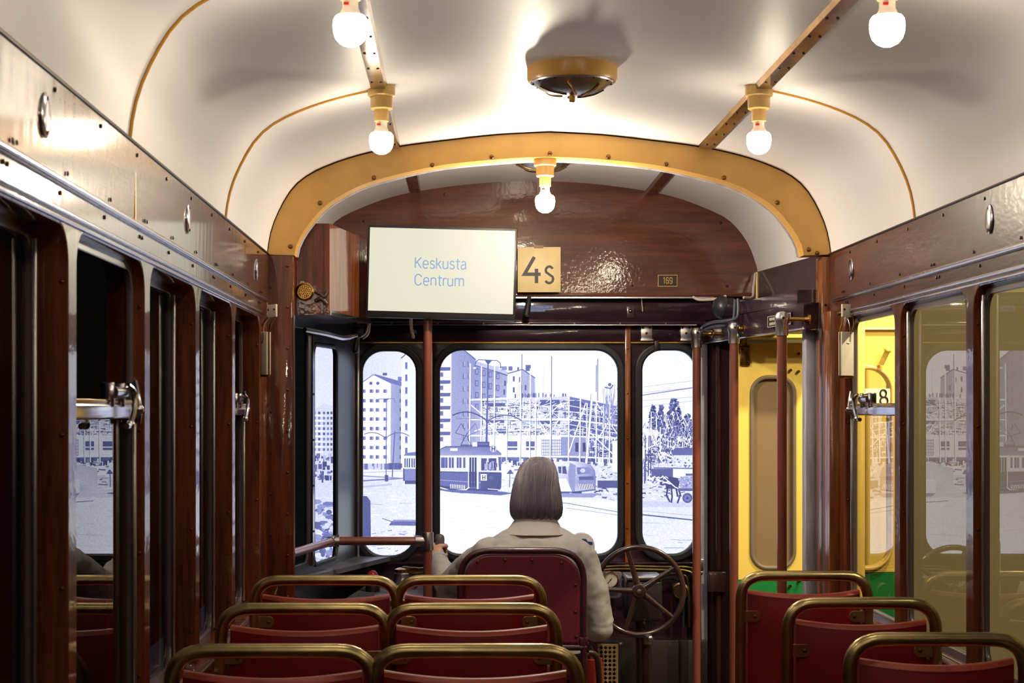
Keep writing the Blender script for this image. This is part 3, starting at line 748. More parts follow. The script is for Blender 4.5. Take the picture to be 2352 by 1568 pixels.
p.poly([(828, 1138), (843, 1139), (851, 1150), (852, 1236), (828, 1236)], .30)
p.build('printed_road', mural)
# white gabled apartment block
p = Print(2)
p.poly([(828, 880), (858, 861), (898, 879), (897, 1064), (828, 1064)], [.99, 1, 1, 1, .97])
p.poly([(898, 879), (922, 886), (921, 1064), (897, 1064)], [.66, .62, .62, .66])
p.poly([(858, 861), (862, 859), (922, 876), (923, 887), (899, 880)], .52); p.line([(828, 881), (858, 860), (899, 880)], 2, .5)
p.rect(879, 889, 856, 862, .35); p.rect(914, 924, 865, 875, .55)
for y in (898, 920, 941, 962, 984, 1006, 1027.5, 1049):
    for x in (836, 853.5, 867, 884.7): p.rect(x - 4, x + 4, y - 4, y + 4, R.uniform(.38, .5)); p.rect(x + 1, x + 4.5, y - 4, y + 4, .62)
    p.rect(918, 922, y - 4.5, y + 4.5, .3)
for x in (852, 868): p.disc(x, 880, 4, .4, 8)
p.rect(828, 922, 1064, 1078, .78); p.rect(892, 921, 1063, 1078, .3)
p.sc(True)
for i in range(26): x = R.uniform(828, 920); p.rect(x, x + R.uniform(2, 5), 1064, R.uniform(1070, 1086), R.uniform(.25, .6))
p.sc(False)
p.rect(828, 960, 1078, 1093, .9); p.line([(828, 1092), (926, 1098)], 2.5, .6)
p.line([(832, 1085), (925, 1081)], 1, .6)
p.build('printed_white_block', mural)
# pale tall block and the far-left balconied block
p = Print(2.5)
p.poly([(923, 823), (936, 800), (985, 800), (985, 1060), (921, 1060)], .91); p.line([(921, 823), (936, 810)], 2.5, .3); p.rect(921, 926, 886, 1060, .95)
for y in (839, 867, 896, 924, 952, 980, 1009, 1035): p.rect(931, 936, y - 7, y + 7, .55); p.rect(931, 933, y - 7, y + 7, .3); p.line([(930, y + 8), (937, y + 8)], 1, .4)
p.build('printed_pale_block', mural)
p = Print(2.4)
p.poly([(716, 945), (745, 925), (772, 935), (772, 1100), (716, 1100)], .8)
for j in range(8):
    y = 945 + j * 12
    for x in (720, 731, 742, 751, 759, 767): p.rect(x, x + 5, y, y + 6, R.choice((.25, .4, .5)))
    p.rect(716, 742, y + 7, y + 10, .97)
p.sc(True)
for i in range(70): x, y = R.uniform(716, 772), R.uniform(1040, 1100); p.rect(x, x + R.uniform(2, 9), y, y + R.uniform(3, 12), R.choice((.2, .3, .45, .7)))
p.sc(False)
p.build('printed_balcony_block', mural)
# grey apartment house with balconies, wing and gable
p = Print(2.2)
p.poly([(985, 815), (1037, 800), (1062, 800), (1092, 826), (1092, 1040), (985, 1040)], [.9, .85, .62, .6, .66, .95])
p.rect(985, 1037, 800, 1040, .97); p.poly([(1037, 800), (1060, 800), (1092, 827), (1092, 1040), (1036, 1040)], [.64, .62, .60, .66, .66])
for y in (847, 877, 906, 936, 965, 995): p.poly([(985, y - 4), (1035, y - 4), (1034, y + 4), (985, y + 5)], .42); p.rect(1010, 1018, y + 8, y + 18, .5); p.rect(1000, 1035, y + 18, y + 20, .85)
for x, ws in ((1066, 6), (1077, 6)):
    for y in (836, 864, 893, 921, 950, 978, 1006): p.rect(x - ws / 2, x + ws / 2, y - 6, y + 6, .42); p.rect(x - 1, x + ws / 2, y - 6, y + 5, .66)
p.sc(True)
for i in range(14): x = R.uniform(1040, 1090); y = R.uniform(830, 1020); p.rect(x, x + 12, y, y + .8, .58)
p.sc(False)
p.poly([(1092, 832), (1165, 862), (1165, 1030), (1092, 1030)], [.60, .66, .74, .7]); p.line([(1060, 799), (1093, 826)], 3, .45); p.line([(1092, 838), (1166, 862)], 3, .4); p.poly([(1092, 828), (1120, 838), (1148, 842), (1166, 854), (1166, 860), (1092, 838)], .74)
for x in (1095, 1111, 1126, 1143):
    for y in (853, 880, 907, 934): yy = y + (x - 1095) * .22; p.rect(x - 4, x + 4, yy - 7, yy + 7, .42); p.rect(x - 2, x + 3, yy - 5, yy + 5, .62)
p.poly([(1165, 862), (1200, 848), (1228, 868), (1228, 925), (1165, 925)], [.9, .95, .7, .72, .92]); p.poly([(1200, 848), (1228, 868), (1230, 925), (1200, 925)], .68)
p.line([(1165, 858), (1200, 848), (1229, 868)], 2.5, .45); p.rect(1168, 1177, 841, 851, .5); p.rect(1207, 1219, 838, 852, .42); p.rect(1188, 1192, 843, 850, .4); p.rect(1150, 1164, 841, 850, .6)
for x, y in ((1180, 870), (1194, 872), (1180, 895), (1207, 890), (1196, 890), (1160, 880), (1158, 900)): p.rect(x - 2, x + 2, y - 6, y + 6, .35)
p.build('printed_apartment_house', mural)
# building site wrapped in scaffolding
p = Print(3)
p.poly([(1104, 918), (1230, 912), (1310, 908), (1424, 932), (1424, 1062), (1104, 1055)], [.80, .84, .82, .70, .62, .84])
p.poly([(1306, 910), (1424, 935), (1424, 1060), (1306, 1050)], .52)
p.sc(True)
for y0, y1, n in ((918, 960, 520), (965, 1000, 420)):
    for i in range(n):
        x = R.uniform(1106, 1306); y = R.uniform(y0, y1); t = R.choice((.1, .2, .35, .5, .7, .96, 1, 1))
        if R.random() < .5: p.rect(x, x + R.uniform(.8, 1.8), y, min(y1, y + R.uniform(4, 16)), t)
        else: p.rect(x, x + R.uniform(4, 20), y, y + R.uniform(.8, 1.8), t)
p.sc(False)
p.sc(True)
for i in range(900):
    x = R.uniform(1306, 1424); y = R.uniform(918 + (x - 1306) * .2, 1060); t = R.choice((.15, .25, .35, .5, .9, 1))
    if R.random() < .5: p.rect(x, x + R.uniform(.8, 2), y, min(1062, y + R.uniform(4, 20)), t)
    else: p.line([(x, y), (min(1424, x + R.uniform(5, 22)), y + R.uniform(-3, 5))], R.uniform(.8, 2), t)
p.sc(False)
for x, y, w_, h_ in ((1120, 925, 40, 9), (1240, 918, 45, 14), (1120, 962, 38, 9), (1240, 966, 46, 8), (1308, 962, 26, 22), (1308, 920, 26, 25), (1140, 985, 26, 10), (1270, 925, 10, 30)): p.rect(x, x + w_, y, y + h_, .38)
p.sc(True)
for i in range(60):
    x = R.uniform(1106, 1300); y = R.choice((R.uniform(918, 960), R.uniform(965, 1000))); l = R.uniform(10, 30)
    p.line([(x, y), (x + l, y + R.choice((-1, 1)) * l * R.uniform(.3, .9))], 1.2, 1)
p.sc(False)
p.poly([(1124, 1003), (1300, 1002), (1300, 1048), (1124, 1048)], .96); p.rect(1288, 1345, 1003, 1050, .62)
for x0, x1 in ((1165, 1188), (1208, 1229)): p.rect(x0, x1, 1013, 1033, .42); p.rect(x0, x1, 1025, 1028, .97)
for i in range(12): x = 1244 + i * 4; p.rect(x, x + 1.2, 1008, 1046, .5)
for i in range(6): p.rect(1244, 1290, 1010 + i * 7, 1011.2 + i * 7, .55)
for x in (1321, 1338): p.rect(x, x + 7, 1016, 1037, .22)
p.poly([(1124, 1049), (1424, 1052), (1424, 1066), (1124, 1060)], .5)
p.sc(True)
for i in range(120): x = R.uniform(1150, 1424); p.rect(x, x + R.uniform(2, 8), R.uniform(1050, 1062), R.uniform(1060, 1070), R.choice((.25, .4, .95)))
p.sc(False)
for y in (918, 963, 1000, 1047):
    k = -.045 if y < 940 else (.0 if y < 970 else .005)
    p.line([(1080, y), (1306, y + 226 * k), (1424, y + 226 * k + 118 * (.2 if y < 940 else .12 if y < 980 else .04))], 3.4, 1)
for y in (935, 948, 978, 990): p.line([(1106, y), (1306, y - 4), (1424, y + 18)], 1.4, .98)
for x, y0 in ((1080, 835), (1106, 840), (1136, 838), (1165, 880), (1196, 850), (1231, 852), (1265, 905), (1307, 892), (1333, 895), (1370, 922), (1401, 880), (1218, 846), (1348, 925), (1386, 930)):
    p.line([(x, y0), (x - 2, 1062)], 2.6, 1); p.line([(x + 2, y0 + 70), (x, 1062)], .9, .45)
p.line([(1360, 900), (1346, 1064)], 5, .98); p.line([(1357, 905), (1343, 1064)], 1.2, .5)
for a in (((1306, 1040), (1345, 925)), ((1370, 925), (1420, 1000)), ((1420, 930), (1372, 1010)), ((1352, 990), (1410, 1045)), ((1082, 930), (1120, 962)), ((1110, 965), (1150, 1000)), ((1090, 990), (1148, 968)), ((1250, 960), (1290, 925)), ((1240, 970), (1262, 1000)), ((1262, 998), (1282, 965))): p.line(a, 2.4, 1)
for x, y0, y1 in ((1198.6, 813, 930), (1266.6, 818, 1045), (1372.7, 824, 920), (1369.5, 838, 900), (1248, 845, 915)): p.line([(x, y0), (x - .5, y1)], 1.8 if y0 < 1e3 else 1, .38 if x != 1248 else .85)
p.sc(True)
for i in range(36): x = R.uniform(1384, 1424); p.line([(x, R.uniform(880, 935)), (x + R.uniform(-14, 14), R.uniform(935, 990))], 1, .6)
p.sc(False)
p.line([(1388, 889), (1402, 892), (1408, 884)], 2.5, .3); p.disc(1400, 883, 4, .4)
p.sc(True)
for i in range(24): x = R.uniform(1180, 1306); p.rect(x, x + 3, R.uniform(902, 908), 914 - (x - 1180) * .03, R.choice((.4, .6)))
p.sc(False)
p.build('printed_building_site', mural)
# rubble and trees on the right, cart shed, wires
p = Print(3.4)
p.poly([(1356, 1060), (1424, 1062), (1640, 1050), (1640, 1152), (1424, 1150), (1356, 1142)], .84)
p.sc(True)
for i in range(420):
    x = R.uniform(1360, 1640); y = R.uniform(1062, 1146); p.line([(x, y), (x + R.uniform(2, 12), y + R.uniform(-4, 4))], R.uniform(1, 3.5), R.choice((.2, .35, .5, .75, .95, 1)))
p.sc(False)
p.rect(1372, 1418, 1103, 1120, .3); p.rect(1406, 1424, 1012, 1085, .96)
p.build('printed_rubble', mural)
p = Print(3.8)
def crown(cx, top, base, w, n, lo=.12, hi=.55):
    for i in range(n):
        f = R.random() ** .7; y = top + (base - top) * f; hw = w * (.25 + .75 * f); x = cx + R.uniform(-hw, hw)
        p.disc(x, y, R.uniform(1.5, 4.5), R.choice((lo, .2, .3, .4, hi)), 6, R.uniform(1.2, 3.5))
p.sc(True)
crown(1500, 930, 985, 14, 150); crown(1518, 930, 990, 12, 130); crown(1548, 915, 1000, 26, 380); crown(1580, 950, 1005, 18, 160); crown(1610, 940, 1010, 20, 150)
p.sc(False)
p.sc(True)
crown(1530, 985, 1062, 55, 420, .2, .8); crown(1580, 990, 1050, 30, 160, .2, .8)
p.sc(False)
p.sc(True)
for i in range(260):
    x = R.uniform(1470, 1590); y = R.uniform(965, 1080); p.line([(x, y), (x + R.uniform(-9, 9), y - R.uniform(5, 24))], R.uniform(.7, 1.4), R.choice((.3, .5, .7, .95, 1)))
p.sc(False)
for x, a, b in ((1495, 945, 1010), (1507, 955, 1020), (1516, 980, 1040), (1567, 1015, 1090)): p.line([(x, a), (x, b)], 2, .98)
for x in (1482, 1488, 1494): p.line([(x + R.uniform(-8, 8), 1000), (x, 1104)], 2.6, .25)
p.line([(1470, 1035), (1514, 1018)], 2, 1); p.line([(1518, 1018), (1542, 1036)], 1.5, .4); p.line([(1516, 1038), (1545, 1050)], 4, 1)
p.poly([(1542, 1038), (1550, 1028), (1600, 1028), (1640, 1030), (1640, 1045), (1545, 1045)], .4); p.rect(1546, 1640, 1045, 1066, .86); p.rect(1496, 1545, 1076, 1104, .35); p.rect(1545, 1640, 1076, 1098, .93); p.rect(1574, 1590, 1087, 1092, .4); p.line([(1500, 1074), (1640, 1076)], 3, .5)
p.sc(True)
for i in range(70): x = R.uniform(1540, 1640); p.disc(x, R.uniform(1052, 1070), R.uniform(1, 3), R.choice((.5, .7, 1)), 6)
p.sc(False)
for x in (1474, 1480): p.line([(x, 1060), (x, 1110)], 3, .4)
for a in (((1472, 907), (1640, 882)), ((1472, 889), (1640, 868)), ((1472, 920), (1640, 908)), ((1472, 934), (1640, 915)), ((1472, 902), (1640, 885))): p.line(a, 1.1, .68)
p.line([(1472, 908), (1640, 883)], 1.8, .5)
p.build('printed_trees', mural)
p = Print(4.4)
p.poly([(1527, 1098), (1536, 1094), (1556, 1097), (1560, 1108), (1556, 1122), (1530, 1122), (1527, 1112)], .2); p.poly([(1527, 1098), (1518, 1088), (1513, 1098), (1515, 1113), (1521, 1115), (1530, 1110)], .25)
for a in (((1533, 1120), (1530, 1137), (1538, 1152)), ((1541, 1120), (1543, 1140), (1541, 1154)), ((1556, 1118), (1562, 1135), (1555, 1155)), ((1552, 1120), (1556, 1140))): p.line(a, 4, .2)
p.line([(1520, 1092), (1550, 1118), (1588, 1134)], 2.4, .97); p.line([(1522, 1100), (1528, 1094), (1534, 1098)], 2, .9)
p.poly([(1560, 1098), (1570, 1093), (1640, 1092), (1640, 1122), (1562, 1122)], .66); p.rect(1556, 1640, 1121, 1127, .35)
p.disc(1578, 1143, 14, .82, 18); p.disc(1578, 1143, 11.5, .3, 18); p.disc(1578, 1143, 8, .55, 12); p.disc(1578, 1143, 3, .2, 8); p.disc(1630, 1141, 13, .3, 18)
p.sc(True)
for i in range(60): p.disc(R.uniform(1563, 1640), R.uniform(1094, 1120), 2, R.choice((.5, .6, .8)), 6)
p.sc(False)
p.sc(True)
for i in range(14): a = (1484 + R.uniform(0, 40), 1095 + R.uniform(0, 14)); p.line([a, (a[0] + R.uniform(6, 20), a[1] + R.uniform(-10, 10))], 2.5, 1)
p.sc(False)
p.build('printed_horse_cart', mural)
arc = lambda a, b, h: [(a[0] + (b[0] - a[0]) * i / 10, a[1] + (b[1] - a[1]) * i / 10 - h * 4 * (i / 10) * (1 - i / 10)) for i in range(11)]
# street lamps and overhead wire brackets
p = Print(4)
p.line([(888, 915), (887, 1104)], 2.2, .5); p.rect(884, 892, 1090, 1105, .3); p.line([(868, 923), (870, 916), (905, 915), (908, 925)], 1.6, .5); p.poly([(880, 915), (896, 915), (888, 920)], .4)
p.line(arc((837, 997), (886, 1006), 8), 2, .45); p.line(arc((886, 1006), (940, 1001), 10), 2, .45); p.disc(886, 1005, 4, .45, 8)
p.build('printed_street_lamp', mural); p = Print(4.1)
p.line([(907, 990), (901, 1096)], 2.6, .42); p.build('printed_post', mural); p = Print(4.1)
p.line([(1121, 826), (1118, 1026)], 3.4, .42); p.line([(1119, 940), (1117, 1026)], 4.5, .4)
p.line([(1090, 843), (1094, 829), (1100, 826), (1142, 828), (1149, 834), (1150, 846)], 2, .4); p.poly([(1112, 826), (1131, 827), (1121, 838)], .35); p.disc(1090, 845, 4, .9, 8, 2.5); p.disc(1148, 847, 5, .85, 8, 2.5)
p.line(arc((1039, 954), (1119, 967), 14), 3, .3); p.line(arc((1119, 967), (1197, 965), 13), 2.6, .35); p.disc(1119, 967, 4, .35, 8)
p.build('printed_street_lamp', mural)
# trams
p = Print(4.6)
p.poly([(926, 1048), (932, 1040), (990, 1033), (990, 1048)], .55); p.rect(926, 990, 1046, 1078, .93); p.rect(926, 990, 1076, 1104, .58); p.rect(930, 990, 1103, 1111, .28); p.poly([(926, 1075), (929, 1075), (930, 1104), (926, 1102)], .3)
for x in (929, 934, 939, 945, 950, 956): p.rect(x, x + 3.2, 1052, 1073, .35)
p.poly([(985, 1042), (1012, 1030), (1024, 1024), (1132, 1025), (1151, 1040), (1152, 1047), (985, 1049)], [.6, .6, .55, .5, .55, .6, .7]); p.line([(985, 1048), (1152, 1047)], 4, .95)
p.rect(1034, 1051, 1029, 1035, .95); p.line([(1012, 1031), (1024, 1025), (1132, 1025)], 2, .3); p.rect(1085, 1096, 1015, 1025, .9); p.rect(1096, 1124, 1014, 1024, .3); p.rect(1098, 1122, 1017, 1021, .5)
p.poly([(985, 1049), (1152, 1048), (1151, 1084), (985, 1080)], .9)
p.poly([(985, 1078), (1104, 1082), (1104, 1124), (985, 1114)], .46); p.poly([(1104, 1082), (1150, 1082), (1152, 1088), (1151, 1120), (1146, 1126), (1104, 1126)], [.32, .3, .28, .28, .25, .3])
p.line([(985, 1080), (1152, 1083)], 2.4, .9); p.line([(985, 1100), (1104, 1108)], 1.2, .7); p.line([(985, 1082), (1152, 1086)], 1.2, .2)
for x in (1013, 1017.5, 1023, 1031, 1037.5, 1049, 1055, 1064): p.poly([(x, 1050), (x + 5, 1050), (x + 5, 1074), (x, 1074)], [.35, .5, .45, .3])
for x in (1078, 1084, 1090): p.rect(x, x + 4.5, 1050, 1118, .22)
p.rect(1095, 1099, 1050, 1124, .9); p.rect(1075, 1077, 1050, 1122, .9); p.rect(1105, 1118, 1052, 1080, .3); p.rect(1122, 1140, 1052, 1080, .28); p.poly([(1144, 1049), (1151, 1049), (1151, 1080), (1146, 1080)], .4)
p.sc(True)
for i in range(34): x = R.uniform(1106, 1140); p.rect(x, x + R.uniform(1, 3), R.uniform(1056, 1070), R.uniform(1070, 1080), R.choice((.5, .7, .15)))
p.sc(False)
p.rect(1104, 1118, 1088, 1103, .98); p.rect(1107.5, 1109.5, 1090.5, 1101, .2); p.rect(1113, 1115, 1090.5, 1101, .2); p.rect(1107.5, 1115, 1095, 1096.8, .2)
p.disc(1133, 1030, 8, .8); p.rect(1129, 1131, 1024, 1036, .2); p.rect(1135.5, 1137.5, 1024, 1036, .2); p.rect(1129, 1137.5, 1029, 1031, .2); p.disc(1128, 1097, 5, .4, 8)
p.poly([(985, 1112), (1076, 1121), (1146, 1126), (1146, 1132), (1060, 1132), (985, 1122)], .24)
for i in range(9): p.rect(1034 + i * 4, 1036 + i * 4, 1111 + i * .3, 1121 + i * .3, .9)
p.line([(1000, 1116), (1036, 1126), (1070, 1124), (1078, 1118)], 2.6, .95); p.line([(1120, 1122), (1146, 1124), (1142, 1130), (1128, 1128)], 1.6, .9); p.poly([(990, 1122), (1152, 1128), (1180, 1132), (1150, 1137), (1040, 1130)], .45)
p.line([(1046, 994), (1059, 972), (1068, 988)], 1.4, .3); p.line([(1074, 993), (1059, 1020)], 1.8, .25); p.line([(1046, 994), (1074, 1002), (1080, 1020)], 1.4, .3); p.line([(1074, 993), (1092, 972), (1098, 990), (1074, 1000)], 1.2, .4); p.line([(1058, 1022), (1084, 1022)], 3, .3)
p.line([(1046, 960), (1100, 962), (1240, 968)], 1, .5)
p.build('printed_trams', mural)
p = Print(4.8)
p.sc(True)
for i in range(90):
    x = R.uniform(1152, 1300); y = R.uniform(1060, 1120); p.line([(x, y), (x + R.uniform(4, 24), y + R.uniform(-3, 3))], R.uniform(1, 3), R.choice((.5, .75, .9, 1, 1)))
p.sc(False)
p.poly([(1163, 1088), (1172, 1076), (1180, 1088)], .4); p.line([(1171, 1086), (1170, 1118)], 2, .4); p.poly([(1167, 1062), (1173, 1062), (1174, 1078), (1166, 1078)], .95)
p.poly([(1200, 1075), (1240, 1066), (1276, 1060), (1310, 1058), (1340, 1061), (1358, 1068), (1366, 1080), (1368, 1100), (1368, 1124), (1330, 1132), (1280, 1132), (1200, 1128)], [.8, .86, .9, .88, .75, .62, .55, .55, .6, .8, .95, .9])
p.poly([(1308, 1062), (1322, 1068), (1320, 1128), (1310, 1128), (1304, 1090)], .62); p.poly([(1240, 1100), (1300, 1098), (1314, 1130), (1240, 1130)], .96)
p.poly([(1281, 1071), (1299, 1070), (1302, 1088), (1283, 1086)], .3); p.rect(1289, 1291, 1070, 1087, .9); p.poly([(1324, 1073), (1352, 1072), (1357, 1078), (1356, 1087), (1326, 1089)], [.5, .6, .5, .6, .5]); p.disc(1338, 1080, 6, .8, 10, 5)
p.poly([(1328, 1094), (1362, 1093), (1363, 1101), (1330, 1102)], .35); p.rect(1328, 1364, 1102, 1122, .6)
for i in range(9): p.line([(1329 + i * 3.9, 1111), (1331 + i * 3.9, 1122)], 1.6, 1); p.line([(1331 + i * 3.9, 1111), (1333 + i * 3.9, 1122)], 1.2, .3)
p.line([(1310, 1130), (1368, 1124)], 3, .4); p.poly([(1313, 1129), (1336, 1129), (1334, 1140), (1316, 1141)], .2); p.poly([(1280, 1128), (1312, 1128), (1306, 1133), (1284, 1133)], .3); p.poly([(1240, 1132), (1380, 1132), (1360, 1142), (1250, 1140)], .62)
p.build('printed_car', mural)
# ------------------------------------------------------------------ light bulbs on their sockets
def make_bulb(loc, label, group):
    """loc = underside of what it hangs from; axis straight down"""
    t = thing('light_bulb', loc, label, 'light bulb', group)
    T = Matrix.Translation(loc)
    m = MB(); m.lathe([(.041, .012), (.041, -.022), (.037, -.024), (.036, -.026)], T, 28); m.build('base_block', M_CREAMPL, t)
    m = MB(); m.lathe([(.033, -.022), (.0325, -.060), (.030, -.0625), (.024, -.063)], T, 28); m.build('socket_ring', M_CREAMPL, t)
    m = MB(); m.lathe([(.0215, -.060), (.0212, -.098), (.019, -.0985)], T, 24); m.build('lamp_holder', M_CREAMPL, t)
    m = MB(); m.lathe([(.0175, -.096), (.0165, -.104), (.017, -.116), (.022, -.126), (.0285, -.132)], T, 24); nk = m.build('bulb_neck', M_CARD, t, label='white bulb neck')
    m = MB(); m.box(loc[0] - .013, loc[0] - .002, loc[1] - .0185, loc[1] - .0165, loc[2] - .112, loc[2] - .106); m.build('rating_mark', M_REDPL, nk)
    m = MB(); m.lathe([(.0300, -.132), (.0348, -.139), (.0360, -.151), (.0350, -.165), (.0308, -.178), (.022, -.188), (.011, -.1935), (.0005, -.195)], T, 28); m.build('globe', M_BULB, t, label='glowing white globe')
    return t
OFF = .558
zc = ceil_z(XC - OFF)
b0 = make_bulb((XC - OFF, 5.02, zc - .002), 'glowing bulb in a cream socket on the left ceiling bead nearest the arch', 'saloon ceiling bulbs')
dup(b0, (2 * OFF, 0, 0), 'glowing bulb in a cream socket on the right ceiling bead nearest the arch')
dup(b0, (0, -1.49, 0), 'larger-looking glowing bulb cut by the top edge, left of the ceiling vent')
dup(b0, (2 * OFF, -1.49, 0), 'larger-looking glowing bulb near the top right corner of the ceiling')
for j, y in enumerate((-2.96, -4.44, -5.9)):
    for s, nm in ((0, 'left'), (1, 'right')):
        dup(b0, (2 * OFF * s, y, 0), 'bulb on the %s ceiling row, %s pair behind the camera' % (nm, ('first', 'second', 'third')[j]))
cb = dup(b0, (0, 0, 0), 'glowing bulb hanging from the yellow arch above the number sign', 'cab bulb')
cb.location = (X(1252, 6.2), 6.2, Z(364, 6.2) - .004)
del cb['group']
for ch in cb.children:
    if ch.name.startswith('globe'): ch.data = ch.data.copy(); ch.data.materials[0] = M_BULBCAB

# conduit strips along the ceiling
def strip(x, y0, y1, z0, z1, label, dark=False):
    m = MB(); w = .027
    m.prism([(x - w, y0, z0), (x + w, y0, z0), (x + w - .006, y0, z0 - .014), (x - w + .006, y0, z0 - .014)], (0, y1 - y0, z1 - z0))
    m.build('cover', M_STRIP, t := thing('ceiling_strip', (x, y0, z0), label, 'metal strip', 'ceiling conduit strips'))
    n = max(2, int((y1 - y0) / .19))
    for i in range(n):
        y = y0 + (y1 - y0) * (i + .5) / n
        for s in (-1, 1): screw(t, (x + s * .013, y, z0 + (z1 - z0) * (i + .5) / n - .014), (0, 0, -1), .0042, M_SCREWDK)
for s, nm in ((-1, 'left'), (1, 'right')):
    xx = XC + s * (OFF + .008); z = ceil_z(xx) + .004
    strip(xx, 5.06, YB - .02, z, z, 'short screwed metal strip between the %s bulb socket and the yellow arch' % nm)
    strip(xx, 3.58, 4.98, z, z, 'long screwed metal strip between the two %s ceiling bulbs' % nm)
    strip(xx, 2.1, 3.5, z, z, 'screwed metal strip overhead on the %s, running out of the frame' % nm)
    x2 = XC + s * .515
    zf = [p.z for p in front if p.x >= x2][0]
    m = MB(); zz0 = ceil_z(x2) + .004; zz1 = zf + .006
    strip(x2, 6.26, 7.41, zz0, zz1, 'dark metal strip on the %s of the cab ceiling' % nm)

# ventilators
def vent(loc, label):
    t = thing('ceiling_vent', loc, label, 'vent', 'round ceiling vents'); T = Matrix.Translation(loc)
    m = MB(); m.lathe([(.132, .02), (.132, -.036), (.127, -.046), (.122, -.047), (.120, -.042)], T, 48); m.build('rim', M_TAN, t)
    m = MB(); m.lathe([(.121, -.040), (.117, -.050), (.110, -.052), (.095, -.064), (.07, -.076), (.04, -.083), (.0, -.0855)], T, 48); d = m.build('dome', M_STEEL, t)
    for k in range(6):
        a = k * math.pi / 3 + .3
        m = MB(); m.tube(smooth_path([V(loc) + V((r * math.cos(a + q), r * math.sin(a + q), z)) for r, q, z in ((.100, 0, -.0625), (.075, .12, -.0755), (.045, .3, -.0835), (.028, .6, -.0862))]), .0028, 6); m.build('slot_edge', M_BRASS, d)
    for k in range(12):
        a = k * math.pi / 6; screw(t, V(loc) + V((.1145 * math.cos(a), .1145 * math.sin(a), -.0512)), (0, 0, -1), .004, M_SCREWDK)
    m = MB(); m.lathe([(.009, -.082), (.009, -.102), (.006, -.104)], T, 12); m.build('knob', M_BRASS, t)
vent((X(1314, 4.98), 4.98, ceil_z(XC) - .001), 'round domed ceiling vent in the middle of the saloon ceiling')
vent((X(1247, 6.62), 6.62, ceil_z(XC) + .006), 'round domed ceiling vent half hidden behind the cab bulb')

# oval hook plates on the friezes
def hook_plate(c, s, label):
    t = thing('hook_plate', c, label, 'hook plate', 'oval hook plates on the friezes')
    Mx = face_M(c, (s, 0, 0))
    m = MB(); m.lathe([(1, 0), (1, .15), (.85, .30), (.5, .36), (.0, .38)], Mx @ Matrix.Diagonal((.029, .038, .016, 1)), 28); m.build('plate', M_CHROME, t)
    m = MB(); m.lathe([(1, .3), (1, .42), (.6, .5), (0, .52)], Mx @ Matrix.Diagonal((.008, .017, .010, 1)), 16); m.build('boss', M_BRASS, t)
    for q in (-.028, .028): screw(t, Mx @ V((0, q, .004)), (s, 0, 0), .004, M_SCREWDK)
for px, py, nm in ((97, 265, 'nearest the camera'), (428, 503, 'in the middle'), (587, 620, 'nearest the pillar')):
    dd = F * XL / (px - CX); hook_plate((XL + .004, dd, Z(py, dd)), 1, 'oval bright hook plate on the left frieze, %s' % nm)
for px, py, nm in ((1958, 618, 'beside the amber pillar'), (2277, 503, 'further from the amber pillar')):
    dd = F * XR / (px - CX); hook_plate((XR - .004, dd, Z(py, dd)), -1, 'oval bright hook plate on the right frieze, %s' % nm)

# ------------------------------------------------------------------ benches
def seat_half(t, x0, x1, y, first, last, mid):
    zt = .94; r = .0168
    tilt = .012
    def q(x, z): return (x, y - tilt * (z - .5) / .44, z)
    pts = [q(x0, .48), q(x0, zt - r), q(x1, zt - r), q(x1, .48)]
    m = MB(); m.tube(round_path(pts, .078, 9), r, 14); m.build('tube_frame', M_BRASSTUBE, t)
    # padded back, bulging towards the rear
    nx = 14; rows = []
    a, b = x0 + .024, x1 - .024
    def col(u):
        x = a + (b - a) * u; s = 1 - (2 * u - 1) ** 2; bul = .040 * s
        zt_ = .877 - .012 * s
        yy = y + .004 - bul
        return [(x, yy, .50), (x, yy - .003, .62), (x, yy - .006, .76), (x, yy - .008, zt_ - .012), (x, yy - .003, zt_ - .002), (x, yy + .014, zt_), (x, yy + .034, zt_ - .004), (x, yy + .042, zt_ - .018), (x, yy + .045, .76), (x, yy + .048, .62), (x, yy + .05, .50)]
    m = MB(); m.loft([col(i / nx) for i in range(nx + 1)]); bk = m.build('backrest', M_RED, t, angle=60)
    mt_ = MB()  # thin strip painting overhead light onto the top of the backrest
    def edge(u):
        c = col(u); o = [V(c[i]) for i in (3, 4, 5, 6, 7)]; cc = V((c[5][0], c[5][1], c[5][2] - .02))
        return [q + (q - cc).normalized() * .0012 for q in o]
    mt_.loft([edge(i / nx) for i in range(nx + 1)], closed=False); mt_.build('painted_light_edge', M_REDLIT, bk, angle=60, label='top edge with overhead light painted in')
    for xx, s in ((x0, 1), (x1, -1)):
        zb = .795
        if not ((xx == x0 and first) or (xx == x1 and last) or mid): continue
        m = MB(); m.plate(rrect(0, .062, -.018, .018, (.004, .016, .016, .004)), [], .005, Matrix(((s, 0, 0, xx), (0, 0, 1, y - .016), (0, 1, 0, zb), (0, 0, 0, 1))), bev=.001)
        br = m.build('bracket', M_BRASSTUBE, t); screw(br, (xx + s * .045, y - .019, zb), (0, -1, 0), .006)
    m = MB(); m.box(x0 + .015, x1 - .015, y + .03, y + .42, .42, .49, bev=.025, seg=3); m.build('seat_cushion', M_RED, t)
def bench(x0, xs, y, label, group, cat):
    t = thing('double_bench' if len(xs) > 1 else 'single_seat', ((x0 + xs[-1]) / 2, y + .2, 0), label, cat, group)
    e = [x0] + xs
    for i in range(len(xs)): seat_half(t, e[i], e[i + 1], y, i == 0, i == len(xs) - 1, True)
    for xx in (x0 + .03, xs[-1] - .03):
        m = MB(); m.tube(round_path([(xx, y + .03, .49), (xx, y + .04, 0.017), (xx, y + .40, 0.017), (xx, y + .40, .42)], .05), .0165, 10); m.build('leg', M_BRASSTUBE, t)
    return t
BX0 = X(585, 5.25); BXM = X(912, 5.25); BX1 = X(1244, 5.25)
